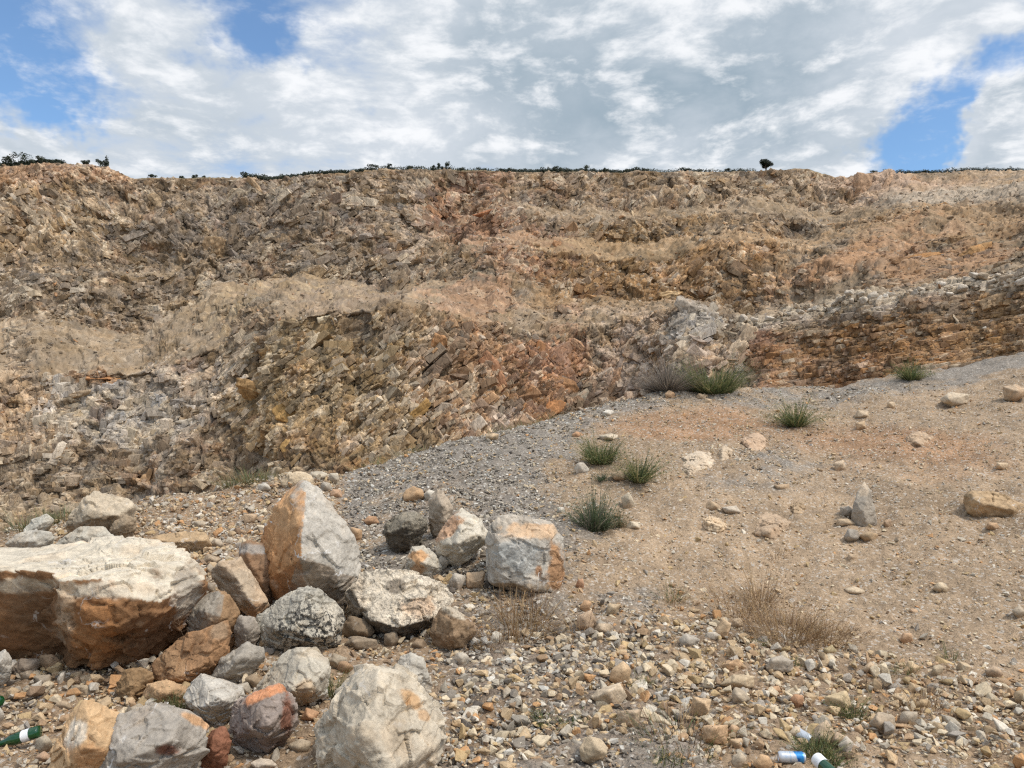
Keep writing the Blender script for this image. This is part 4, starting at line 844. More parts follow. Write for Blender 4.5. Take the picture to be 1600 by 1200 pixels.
# ------------------------------------------------------------------ smaller stones placed one by one
def build_stones():
    L = [
     (698, 892, 728, 922, GREY, 'grey stone touching the right end of the wedge-shaped boulder'),
     (724, 888, 762, 924, (182, 148, 110), 'grey and orange stone left of the squarish boulder'),
     (680, 866, 704, 894, (186, 178, 164), 'small white stone under the leaning pale boulder'),
     (630, 756, 664, 786, (206, 158, 104), 'bright orange-capped stone high on the gravel slope'),
     (662, 762, 682, 782, (194, 188, 176), 'small white stone beside the upright grey-brown boulder'),
     (545, 816, 570, 846, (202, 160, 112), 'orange stone resting right of the pyramid-shaped boulder'),
     (547, 874, 568, 898, (170, 134, 98), 'orange-brown stone at the right foot of the pyramid-shaped boulder'),
     (568, 806, 592, 820, (178, 126, 80), 'flat orange stone alone on the grey gravel'),
     (530, 960, 590, 1000, (120, 98, 72), 'brown flat stone in the gap under the wedge-shaped boulder'),
     (596, 984, 626, 1012, (122, 104, 82), 'brown stone right below the wedge-shaped boulder'),
     (466, 1104, 500, 1130, (196, 138, 88), 'orange stone right of the purple-grey boulder'),
     (510, 1018, 545, 1050, (160, 146, 124), 'grey stone above the large rounded cream boulder'),
     (500, 1125, 514, 1140, (140, 136, 132), 'small blue-grey stone left of the large rounded cream boulder'),
     (390, 1181, 428, 1206, (206, 188, 168), 'white stone at the bottom edge left of the cream boulder'),
     (60, 1018, 98, 1052, (150, 122, 90), 'ochre stone under the huge boulder'),
     (52, 1050, 84, 1080, (158, 142, 122), 'tan-grey stone standing in the lower left rubble'),
     (30, 1044, 56, 1066, (150, 134, 116), 'squat grey stone in the lower left rubble'),
     (110, 1066, 146, 1088, (176, 158, 130), 'pale angular stone in the lower left rubble'),
     (86, 1092, 112, 1112, (172, 150, 120), 'tan stone left of the orange and white boulder'),
     (54, 1148, 84, 1174, (176, 162, 138), 'tan stone right of the green bottle'),
     (56, 1174, 84, 1194, (176, 134, 100), 'brown-orange stone below the green bottle'),
     (-14, 1095, 6, 1130, (182, 176, 166), 'pale stone cut by the left edge'),
     (484, 735, 512, 752, (196, 184, 162), 'cream stone on the crest right of the cream boulder'),
     (512, 738, 532, 754, (188, 178, 160), 'small grey-cream stone on the crest'),
     (500, 752, 520, 768, (172, 162, 148), 'grey stone behind the pyramid-shaped boulder'),
     (515, 762, 535, 780, (190, 142, 102), 'orange flat stone on top of another behind the pyramid-shaped boulder'),
     (402, 754, 424, 768, (204, 198, 186), 'white stone on the crest by the grass'),
     (378, 798, 404, 822, (196, 158, 116), 'orange-tan stone on the upper rubble left of the pyramid-shaped boulder'),
     (300, 812, 326, 826, (186, 168, 142), 'flat tan stone in the middle of the upper rubble'),
     (312, 866, 344, 884, (172, 154, 128), 'brown-grey stone right of the flat tan block'),
     (328, 838, 350, 858, (180, 164, 142), 'grey-tan stone at the end of the flat tan block'),
     (320, 904, 338, 930, (150, 138, 122), 'grey stone jammed at the right end of the huge boulder'),
     (318, 880, 337, 900, (170, 156, 136), 'small grey stone on the shoulder of the huge boulder'),
     (384, 1050, 411, 1078, (150, 124, 92), 'brown stone between light grey and pale grey boulders'),
     (368, 1064, 394, 1088, (166, 156, 142), 'grey stone behind the light grey boulder'),
     (418, 930, 446, 956, (168, 160, 148), 'grey stone under the left foot of the pyramid-shaped boulder'),
     (532, 994, 594, 1018, (142, 122, 98), 'long grey-brown stone under the wedge-shaped boulder'),
     (640, 996, 670, 1018, (136, 112, 84), 'brown stone left of the brown-fronted boulder'),
     (708, 1018, 734, 1040, (198, 188, 172), 'white stone below the brown-fronted boulder'),
     (524, 1028, 553, 1054, (156, 118, 80), 'orange-brown stone left of the small cream boulder'),
     (300, 1040, 330, 1062, (140, 116, 88), 'brown stone beside the foot of the brown slab'),
     (196, 1098, 232, 1118, (160, 146, 126), 'flat grey-tan stone above the white-veined boulder'),
     (452, 1150, 486, 1180, (170, 150, 122), 'tan stone right of the foot of the purple-grey boulder'),
     (344, 946, 372, 966, (170, 150, 124), 'tan stone in the gap above the brown slab'),
     (486, 1160, 512, 1186, (150, 130, 106), 'brown-grey stone left of the large rounded cream boulder'),
     # bare slope to the right
     (1058, 704, 1120, 738, (212, 190, 162), 'white rock outcrop half buried in the bare slope'),
     (1066, 724, 1092, 744, (206, 182, 152), 'small white rock below the white outcrop'),
     (1120, 696, 1146, 724, (206, 180, 148), 'thin upright white rock right of the white outcrop'),
     (1158, 676, 1202, 708, (190, 154, 120), 'tan rock outcrop half buried below the bright green shrub'),
     (1172, 796, 1238, 850, (184, 152, 118), 'broad tan rock outcrop half buried in mid slope'),
     (1094, 806, 1138, 832, (208, 178, 138), 'flat cream rock half buried left of the tan outcrop'),
     (1102, 782, 1124, 800, (188, 156, 116), 'ochre stone above the flat cream rock'),
     (1126, 786, 1156, 804, (190, 176, 158), 'grey-white stone right of the ochre stone'),
     (1206, 754, 1240, 768, (194, 164, 126), 'flat ochre stone in mid slope'),
     (1232, 784, 1262, 804, (176, 144, 104), 'ochre lump stone above the broad outcrop'),
     (1312, 788, 1338, 808, (168, 156, 142), 'small grey stone leaning left of the pointed stone'),
     (1304, 808, 1336, 824, (196, 166, 128), 'flat tan stone left of the pointed stone'),
     (1316, 824, 1346, 848, (168, 160, 150), 'grey stone below the pointed stone'),
     (1344, 828, 1374, 848, (172, 142, 102), 'ochre stone below the pointed stone'),
     (1380, 810, 1394, 824, (204, 164, 124), 'small cream stone right of the pointed stone'),
     (1540, 814, 1562, 832, (190, 146, 100), 'small orange stone under the long tan boulder'),
     (1414, 674, 1456, 698, (188, 154, 118), 'brown rock outcrop at the top right of the bare slope'),
     (1468, 612, 1520, 636, (206, 186, 158), 'pale flat rock near the crest at the right'),
     (1334, 640, 1360, 656, (204, 176, 140), 'pale stone right of the green shrub'),
     (1334, 656, 1354, 672, (200, 164, 120), 'cream stone under the pale stone right of the shrub'),
     (1564, 600, 1606, 628, (200, 168, 132), 'cream rock ledge at the right edge below the crest'),
     (1384, 626, 1400, 638, (196, 168, 132), 'small ochre stone near the upright crest shrub'),
     (1300, 718, 1322, 734, (204, 176, 142), 'pale stone in the middle of the bare slope'),
     (1554, 718, 1576, 736, (200, 170, 132), 'cream stone at the right of the bare slope'),
     (1322, 862, 1342, 878, (194, 162, 124), 'tan stone right of the dry weeds'),
     (1038, 608, 1054, 624, (196, 152, 106), 'orange stone on the crest left of the big shrub'),
     (1086, 614, 1106, 626, (178, 148, 112), 'brown flat stone on the crest under the big shrub'),
     (1100, 620, 1114, 632, (200, 170, 130), 'small cream stone beside the brown flat crest stone'),
     (942, 640, 960, 650, (214, 208, 198), 'white stone on the grey crest'),
     (894, 674, 912, 684, (196, 140, 92), 'flat orange stone on the grey crest'),
     (758, 676, 782, 688, (210, 176, 132), 'orange-cream stone on the crest of the grey gravel'),
     (932, 676, 970, 690, (206, 188, 160), 'long cream stone behind the left green shrub'),
     (898, 720, 920, 742, (202, 196, 186), 'white stone at the foot of the left green shrub'),
     (952, 732, 982, 752, (200, 170, 132), 'tan stone between the two green shrubs'),
     (968, 768, 994, 794, (188, 172, 146), 'grey-cream stone right of the grey-green bush'),
     (974, 812, 1006, 830, (208, 190, 162), 'cream stone below the grey-green bush'),
     (868, 790, 884, 804, (196, 190, 180), 'small white stone on the dark gravel above the squarish boulder'),
     # lower right rubble
     (902, 950, 930, 990, (194, 158, 122), 'rough orange-grey stone standing left of the rubble field'),
     (930, 970, 960, 994, (186, 160, 128), 'tan stone beside the rough orange-grey one'),
     (944, 938, 970, 964, (176, 154, 120), 'ochre-grey stone at the foot of the slope'),
     (908, 936, 924, 954, (206, 160, 110), 'small orange stone above the rough orange-grey one'),
     (900, 902, 914, 918, (202, 142, 98), 'small orange stone alone right of the squarish boulder'),
     (1116, 958, 1146, 1000, (206, 170, 124), 'pointed orange-cream stone at the top of the rubble field'),
     (1142, 962, 1162, 984, (208, 184, 150), 'small cream stone right of the pointed one'),
     (1058, 990, 1092, 1014, (180, 172, 160), 'grey flat stone left at the top of the rubble field'),
     (1100, 984, 1126, 1004, (176, 166, 152), 'grey-tan stone below the pointed one'),
     (953, 1032, 984, 1070, (206, 168, 120), 'tall cream-orange stone in the left of the rubble field'),
     (924, 1064, 982, 1108, (204, 180, 148), 'wide cream stone below the tall cream-orange one'),
     (962, 1098, 1004, 1144, (202, 172, 136), 'upright cream stone at the lower left of the rubble field'),
     (918, 1120, 938, 1142, (190, 154, 116), 'small tan stone left of the upright cream one'),
     (1074, 1084, 1114, 1126, (204, 168, 122), 'rough tan stone in the middle of the rubble field'),
     (1088, 1122, 1142, 1166, (208, 162, 112), 'large orange-cream stone low in the rubble field'),
     (1136, 1130, 1160, 1152, (196, 154, 110), 'orange stone right of the large orange-cream one'),
     (1138, 1150, 1164, 1168, (196, 160, 116), 'ochre stone below that beside the large orange-cream one'),
     (1194, 1020, 1242, 1054, (184, 172, 156), 'long grey-cream stone lying slanted in the rubble'),
     (1128, 1052, 1184, 1078, (206, 178, 136), 'flat cream stone in the centre of the rubble'),
     (1140, 1072, 1170, 1104, (178, 160, 134), 'grey stone under the flat cream one'),
     (1126, 1028, 1166, 1052, (200, 154, 104), 'orange-tan stone in the upper middle of the rubble'),
     (1284, 1076, 1336, 1112, (206, 178, 128), 'large yellow-cream stone in the rubble'),
     (1310, 1048, 1334, 1070, (164, 156, 148), 'smooth grey stone above the yellow-cream one'),
     (1344, 1030, 1376, 1054, (196, 166, 128), 'tan stone in the upper right of the rubble'),
     (1386, 1064, 1412, 1082, (158, 150, 142), 'smooth grey stone in the right of the rubble'),
     (1354, 1110, 1404, 1144, (180, 162, 138), 'large grey-tan stone low in the right rubble'),
     (1402, 1108, 1436, 1134, (184, 168, 146), 'grey-cream stone right of the large grey-tan one'),
     (1284, 1006, 1308, 1022, (206, 184, 128), 'yellow stone at the upper edge of the rubble'),
     (1412, 1032, 1436, 1056, (190, 158, 112), 'ochre stone near two others in the right rubble'),
     (1454, 1036, 1476, 1056, (188, 166, 132), 'tan stone at the right end of the rubble'),
     (1430, 1090, 1456, 1108, (180, 146, 98), 'ochre-brown stone right of the rubble centre'),
     (906, 1148, 952, 1192, (192, 168, 132), 'large tan stone lying at the bottom of the picture'),
     (1266, 1126, 1304, 1168, (204, 176, 142), 'cream stone with orange left side by the green grass'),
     (1296, 1140, 1322, 1168, (186, 156, 124), 'tan stone right of the cream one by the green grass'),
     (1310, 1150, 1336, 1176, (210, 200, 186), 'white stone right of the green grass'),
     (1232, 1134, 1262, 1158, (200, 180, 150), 'cream stone above the grass beside the silver can'),
     (1178, 1176, 1208, 1204, (208, 160, 106), 'orange stone left of the blue and silver can'),
     (1140, 1174, 1168, 1196, (204, 184, 156), 'cream stone at the bottom left of the blue and silver can'),
     (1334, 1130, 1352, 1146, (200, 158, 110), 'small orange stone left of the large grey-tan one'),
     (1582, 1068, 1612, 1104, (188, 158, 116), 'tan stone cut by the right edge'),
     (1540, 1040, 1566, 1058, (180, 156, 128), 'brown stone near the right edge of the rubble'),
     (1196, 1068, 1222, 1086, (196, 150, 104), 'orange-brown stone in the centre right of the rubble'),
     (1236, 1082, 1258, 1104, (202, 138, 88), 'rounded bright orange stone in the rubble'),
     (1404, 985, 1430, 1004, (204, 156, 108), 'pair-topping orange stone on the slope above the rubble'),
     (1458, 908, 1484, 928, (206, 182, 146), 'cream stone high on the right of the slope'),
     (1320, 916, 1350, 930, (204, 180, 146), 'cream flat stone right of the dry weeds'),
     (1420, 950, 1444, 960, (204, 160, 116), 'orange flat stone on the right slope'),
     (1580, 946, 1606, 966, (180, 162, 138), 'grey-tan stone at the right edge of the slope'),
    ]
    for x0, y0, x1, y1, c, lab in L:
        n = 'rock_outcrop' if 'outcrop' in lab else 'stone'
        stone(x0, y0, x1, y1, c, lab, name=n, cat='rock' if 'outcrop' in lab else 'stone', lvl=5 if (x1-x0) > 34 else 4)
build_boulders(); build_stones()

# ------------------------------------------------------------------ rubble: templates, individuals and the mass
def chip(seed, bev=True):
    """a small angular stone: the hull of a few points, flat faces"""
    rng = random.Random(seed); bm = bmesh.new(); sc = (rng.uniform(.85, 1.35), rng.uniform(.65, .95), rng.uniform(.4, .8))
    for _ in range(rng.choice([9, 11, 13])):
        v = Vector((rng.gauss(0, 1), rng.gauss(0, 1), rng.gauss(0, 1))).normalized()*rng.uniform(.8, 1.1); bm.verts.new((v.x*sc[0], v.y*sc[1], v.z*sc[2]))
    bmesh.ops.convex_hull(bm, input=bm.verts); bmesh.ops.delete(bm, geom=[v for v in bm.verts if not v.link_faces], context='VERTS')
    if bev: bmesh.ops.bevel(bm, geom=list(bm.edges), offset=.05, segments=1, affect='EDGES'); bmesh.ops.triangulate(bm, faces=bm.faces)
    bm.verts.index_update(); V = np.array([v.co[:] for v in bm.verts]); Fc = np.array([[v.index for v in f.verts] for f in bm.faces]); bm.free(); return V, Fc
def rotmats(n, flat=.6):
    a = RNG.uniform(0, 2*np.pi, n); t = RNG.normal(0, flat, n); u = RNG.uniform(0, 2*np.pi, n)
    ax = np.stack([np.cos(u), np.sin(u), u*0], 1); c, s = np.cos(t), np.sin(t); K = np.zeros((n, 3, 3))
    K[:, 0, 1] = -ax[:, 2]; K[:, 0, 2] = ax[:, 1]; K[:, 1, 0] = ax[:, 2]; K[:, 1, 2] = -ax[:, 0]; K[:, 2, 0] = -ax[:, 1]; K[:, 2, 1] = ax[:, 0]
    R1 = np.eye(3)+s[:, None, None]*K+(1-c)[:, None, None]*(K@K)
    Rz = np.zeros((n, 3, 3)); Rz[:, 0, 0] = np.cos(a); Rz[:, 0, 1] = -np.sin(a); Rz[:, 1, 0] = np.sin(a); Rz[:, 1, 1] = np.cos(a); Rz[:, 2, 2] = 1
    return R1@Rz
def palette(px, py, n, g=None, red=None):
    pal = np.array([lin(c) for c in [(206, 188, 160), (196, 170, 136), (196, 152, 108), (184, 172, 154), (164, 154, 142), (214, 203, 186), (178, 148, 116), (152, 128, 104), (190, 164, 124)]])
    pr = np.array([.22, .22, .07, .12, .05, .12, .09, .04, .10]); k = RNG.choice(len(pal), n, p=pr/pr.sum()); c = pal[k]
    if g is not None:
        gp = np.array([lin(c_) for c_ in [(166, 156, 142), (142, 132, 120), (112, 103, 94), (206, 200, 190), (182, 172, 156)]])
        k2 = RNG.choice(5, n, p=[.28, .24, .18, .17, .13]); use = RNG.random(n) < g*.85; c = np.where(use[:, None], gp[k2], c)
    left = px < 560
    c = np.where(left[:, None], c*np.array([.96, .96, .98]), c)
    return c*RNG.uniform(.80, 1.12, (n, 1))*.86*np.array([1.0, .985, .935])
def stamp(name, pos, size, cols, lvl, flat, mat, label, ntemp=10, sink=.12):
    tp = [chip(900+k+lvl*40, lvl > 2) for k in range(ntemp)]; VV, FF, CC_ = [], [], []; off = 0
    pick = RNG.integers(0, ntemp, len(pos))
    for k in range(ntemp):
        i = np.where(pick == k)[0]
        if not len(i): continue
        T, Fc = tp[k]; R = rotmats(len(i), flat)
        V = np.einsum('nij,vj->nvi', R, T)*size[i][:, None, None]; V = V-0
        low = V[:, :, 2].min(1); V[:, :, 2] -= low[:, None]+size[i][:, None]*(sink*2+RNG.random((len(i), 1))*.5)
        V = V+pos[i][:, None, :]
        VV.append(V.reshape(-1, 3)); nv = len(T); FF.append((Fc[None]+(np.arange(len(i))*nv)[:, None, None]+off).reshape(-1, 3)); off += nv*len(i)
        CC_.append(np.repeat(cols[i], nv, 0))
    o = mesh_np(name, np.vstack(VV), np.vstack(FF), mat, np.vstack(CC_), smooth=False)
    tag(o, label, kind='stuff'); return o
def scatter(n, rmin, rmax, pw=.5, pxr=(-120, 1720)):
    u = RNG.random(n); r = (rmin**2+(rmax**2-rmin**2)*u)**.5 if pw == .5 else rmin+(rmax-rmin)*u
    t = np.arctan(np.linspace(*[(q-CX)/F for q in pxr], 2)); th = RNG.uniform(t[0], t[1], n)
    x, y = r*np.sin(th), r*np.cos(th); z = ground_h(x, y); px, py = proj(x, y, z)
    crest = np.interp(px, G_PX, G_YC)/np.cos(th); ok = r < crest+.5
    return x[ok], y[ok], z[ok], px[ok], py[ok]
def clear(px, py): return ((np.abs(px-1238) < 34)&(np.abs(py-1196) < 22))|((np.abs(px-28) < 38)&(np.abs(py-1176) < 20))
def build_rubble():
    # coarse rubble: piled in low heaps
    x, y, z, px, py = scatter(85000, 2.6, 14); rub, g, red = zone(px, py)
    pr = rub*np.clip(.35+1.1*sstep(-.5, .5, fbm(np.stack([x, y, x*0], 1)*1.1, 3, 55)), 0, 1)+.075+.04*(red > .3)
    pr *= np.where(y > 7, .75, 1)
    k = (RNG.random(len(x)) < pr)&~clear(px, py); x, y, z, px, py, g, rub = [a[k] for a in (x, y, z, px, py, g, rub)]
    s = np.clip(RNG.lognormal(math.log(.019), .55, len(x)), .010, .055)*np.where(rub < .2, .7, 1)*np.where(py > 1165, .85, 1)
    z = z+RNG.random(len(x))**2*.035*rub; s0 = rub
    stamp('rubble', np.stack([x, y, z], 1), s, palette(px, py, len(x), g*.3), 3, .7, M_STONE, 'broken limestone rubble of fist size and smaller spread over the slope foot', 14)
    # pebbles
    x, y, z, px, py = scatter(240000, 2.6, 14.5); rub, g, red = zone(px, py)
    pr = np.clip(.26+.50*rub+.60*g+.25*red, 0, 1)*np.clip(6.5/np.hypot(x, y), .3, 1); k = RNG.random(len(x)) < pr
    x, y, z, px, py, g = [a[k] for a in (x, y, z, px, py, g)]
    s = np.clip(RNG.lognormal(math.log(.0092), .50, len(x))*(1+.55*g), .004, .032)
    stamp('gravel', np.stack([x, y, z], 1), s, palette(px, py, len(x), g), 2, .5, M_STONE, 'small angular gravel lying all over the mound', 10, .1)
    # individual stones of the rubble field, largest first
    tp = [chip(500+k) for k in range(14)]
    groups = {'right': ('loose stones in the rubble field at the foot of the bare slope', 'fist-sized angular stone among many alike in the lower right rubble field'),
              'upl': ('loose stones on the rubble behind the boulders', 'small angular stone among many alike on the rubble heap behind the boulders'),
              'low': ('loose stones in the lower left rubble', 'small angular stone among many alike in the lower left rubble'),
              'mid': ('loose stones between the boulders', 'small stone among many alike lying between the boulders at the bottom')}
    x, y, z, px, py = scatter(9000, 2.9, 9.2, pxr=(-10, 1610)); rub, g, red = zone(px, py)
    k = (RNG.random(len(x)) < rub) & (py < 1195) & ~clear(px, py); n = 0; cnt = {q: 0 for q in groups}; lim = {'right': 90, 'upl': 36, 'low': 22, 'mid': 14}
    for i in np.where(k)[0]:
        zn = 'right' if px[i] > 700 else ('upl' if py[i] < 900 else ('low' if px[i] < 300 else 'mid'))
        if cnt[zn] >= lim[zn]: continue
        if zn == 'low' and px[i] < 330 and py[i] < 1070: continue
        sz = random.uniform(.030, .048)*(1.25 if zn == 'upl' else 1); pxs = sz*F/y[i]
        if any(abs(px[i]-a) < (w+pxs)*.95 and abs(py[i]-pxs*.4-b) < (h+pxs)*.95 for a, b, w, h in SM): continue
        SM.append((px[i], py[i]-pxs*.4, pxs*.75, pxs*.6)); cnt[zn] += 1
        c = palette(px[i:i+1], py[i:i+1], 1, g[i:i+1]*.3)[0]; key = (random.randrange(12))
        T, Fc = tp[key]; w1 = fbm(T*2.5, 3, key+n)
        V = T*sz; R = rotmats(1, .5)[0]; V = V@R.T; V[:, 2] -= V[:, 2].min()+sz*.15
        cc = c*(1+.16*w1)[:, None]; wn = sstep(.2, .6, fbm(T*1.5+n, 2, 3))[:, None]*.35; cc = cc*(1-wn)+wn*cc*np.array([1.1, .82, .58])
        o = mesh_np('stone', V+np.array([x[i], y[i], z[i]]), Fc, M_STONE, cc, loc=np.array([x[i], y[i], z[i]]), smooth=False)
        tag(o, groups[zn][1], 'stone', groups[zn][0]); n += 1
build_rubble()

def build_scree():
    Q = CL['Q']; nb = CL['nb']; cx = CL['cx']; N_ = CL['N']; SEG = CL['SEG']
    # loose blocks on the benches
    fl = N_[:nb, :, 2].ravel(); cand = RNG.integers(0, nb*len(cx), 60000)
    seg = SEG[:nb].ravel()[cand]; pxx = np.tile(cx, nb)[cand]; P = Q[:nb].reshape(-1, 3)[cand]; _, pyy = proj(P[:, 0], P[:, 1], P[:, 2])
    bench = sstep(.55, .85, fl[cand]); pr = bench*.22
    pr += .5*ell(pxx, pyy, 560, 462, 130, 24)+.7*ell(pxx, pyy, 1530, 308, 110, 14, -4)+.25*ell(pxx, pyy, 1250, 300, 60, 30)+.3*ell(pxx, pyy, 450, 500, 90, 24)
    pr += .5*np.exp(-((pyy-np.interp(pxx, [1150, 1300, 1450, 1600], [506, 474, 458, 434]))/7)**2)*(pxx > 1150)
    pr += .12*ell(pxx, pyy, 1120, 380, 200, 50)
    k = RNG.random(len(cand)) < np.clip(pr, 0, 1)*.5; P = P[k]; pxx = pxx[k]; pyy = pyy[k]; n = len(P)
    s = np.clip(RNG.lognormal(math.log(.22), .45, n), .10, .62)
    pal = np.array([lin(c) for c in [(196, 176, 148), (172, 148, 120), (188, 142, 100), (166, 150, 134), (206, 192, 170)]]); c = pal[RNG.integers(0, 5, n)]*RNG.uniform(.7, 1.0, (n, 1))*.86
    gz_ = (ell(pxx, pyy, 1530, 308, 110, 14)+ell(pxx, pyy, 560, 462, 130, 24))[:, None]; c = c*(1-gz_*.5)+gz_*.5*lin((176, 160, 142))
    stamp('scree', P, s, c, 2, .7, M_SCREE, 'loose broken blocks and scree lying on the quarry benches', 10, .15)
    # the pale blocks along the edge of the ledge above the bedded rock
    tp = [template(3, 700+k) for k in range(6)]
    for i in range(44):
        u = 1160+i*10.2+random.uniform(-4, 4); c0 = int(np.argmin(np.abs(cx-u))); r0 = 200+random.randint(-3, 14)
        p = Q[r0, c0]; sz = random.uniform(.35, .72); T, Fc = random.choice(tp); V = T*sz@rotmats(1, .5)[0].T; V[:, 2] -= V[:, 2].min()+.1*sz
        c = lin(random.choice([(206, 190, 168), (196, 174, 146), (214, 200, 180)]))*.86*random.uniform(.85, 1.05)
        o = mesh_np('rock_block', V+p, Fc, M_SCREE, np.tile(c, (len(V), 1)), loc=p)
        tag(o, 'pale loose rock block in the row along the ledge above the layered rock', 'rock', 'pale rock blocks lying along the quarry ledge')
build_scree()

# ------------------------------------------------------------------ plants
def blades(n, h, spread, width, lean, cols, rng, base=.05, segs=4, curve=.5, leaves=0):
    """thin curved blades fanning out of one root; optional small side leaves"""
    V, Fc, C_ = [], [], []
    ph1, ph2 = rng.uniform(0, 6), rng.uniform(0, 6)
    for i in range(n):
        a = rng.uniform(0, 2*math.pi); rr = base*math.sqrt(rng.random()); bx, by = rr*math.cos(a)*1.0, rr*math.sin(a)
        a2 = a+rng.uniform(-.5, .5); hh = h*rng.uniform(.35, 1.05)*(.80+.28*math.sin(2*a+ph1)+.16*math.sin(5*a+ph2))*(1.25 if rng.random() < .08 else 1); ln = lean*rng.uniform(.1, 1)*(.4+rr/base); w = width*rng.uniform(.6, 1.2)
        c = np.array(rng.choice(cols))*rng.uniform(.75, 1.35); side = Vector((-math.sin(a2+rng.uniform(-1, 1)), math.cos(a2+rng.uniform(-1, 1)), 0)).normalized()
        o = len(V); pts = []
        for k in range(segs+1):
            t = k/segs; out = ln*spread*(t+curve*t*t); zz = hh*(t-.22*ln*t*t*curve)
            p = Vector((bx+math.cos(a2)*out, by+math.sin(a2)*out, zz)); pts.append(p); ww = w*(1-t*.85)
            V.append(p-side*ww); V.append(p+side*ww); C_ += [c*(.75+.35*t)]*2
        for k in range(segs): Fc.append((o+2*k, o+2*k+1, o+2*k+3, o+2*k+2))
        for _ in range(leaves):
            t = rng.uniform(.2, 1); k = min(int(t*segs), segs-1); p = pts[k].lerp(pts[k+1], t*segs-k); d = Vector((rng.gauss(0, 1), rng.gauss(0, 1), rng.uniform(0, 1.2))).normalized()
            s2 = d.cross(Vector((rng.random(), rng.random(), rng.random()))).normalized(); l = width*rng.uniform(4, 8); o2 = len(V)
            V += [p, p+d*l*.5+s2*l*.14, p+d*l, p+d*l*.5-s2*l*.14]; cc = c*rng.uniform(.85, 1.3); C_ += [cc]*4; Fc.append((o2, o2+1, o2+2, o2+3))
    return np.array([v[:] for v in V]), Fc, np.array(C_)
def plant(name, px, py, hpx, label, cols, n=150, spread=.6, lean=1.0, wid=.0035, cat='plant', group=None, leaves=0, seed=0, curve=.5, base=None, sx=1.0, Y=None, parts=None):
    if Y is None: x, Y_, z = gray(px, py)
    else: Y_ = Y; x = (px-CX)/F*Y_; z = gz(x, Y_)
    h = hpx/F*Y_; rng = random.Random(seed*13+int(px)); loc = (x, Y_, z-.01)
    V, Fc, C_ = blades(n, h, h*spread, wid, lean, cols, rng, base if base is not None else h*.14, leaves=leaves, curve=curve)
    V[:, 0] *= sx
    if parts:
        e = empty(name, loc); tag(e, label, cat, group); o = mesh_np(parts[0], V, Fc, M_LEAF, C_, parent=e, smooth=False)
        pn, cols2, n2, off, hs, cv = parts[1]
        V, Fc, C_ = blades(n2, h*hs, h*spread*1.1, wid, lean*1.1, cols2, rng, h*.25, curve=cv); V[:, 0] += off*h; V[:, 0] *= sx
        mesh_np(pn, V, Fc, M_LEAF, C_, parent=e, smooth=False); return e
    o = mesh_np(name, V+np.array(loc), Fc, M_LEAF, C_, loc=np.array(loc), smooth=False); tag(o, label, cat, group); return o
g1 = [tuple(lin((98, 110, 64))), tuple(lin((80, 92, 52))), tuple(lin((126, 126, 80))), tuple(lin((70, 80, 50))), tuple(lin((146, 134, 92)))]
g2 = [tuple(lin((86, 98, 66))), tuple(lin((70, 84, 56))), tuple(lin((104, 108, 84)))]
gy = [tuple(lin((128, 116, 104))), tuple(lin((108, 98, 88))), tuple(lin((146, 134, 118)))]
dry = [tuple(lin((160, 128, 88))), tuple(lin((132, 102, 70))), tuple(lin((180, 152, 110))), tuple(lin((104, 80, 58)))]
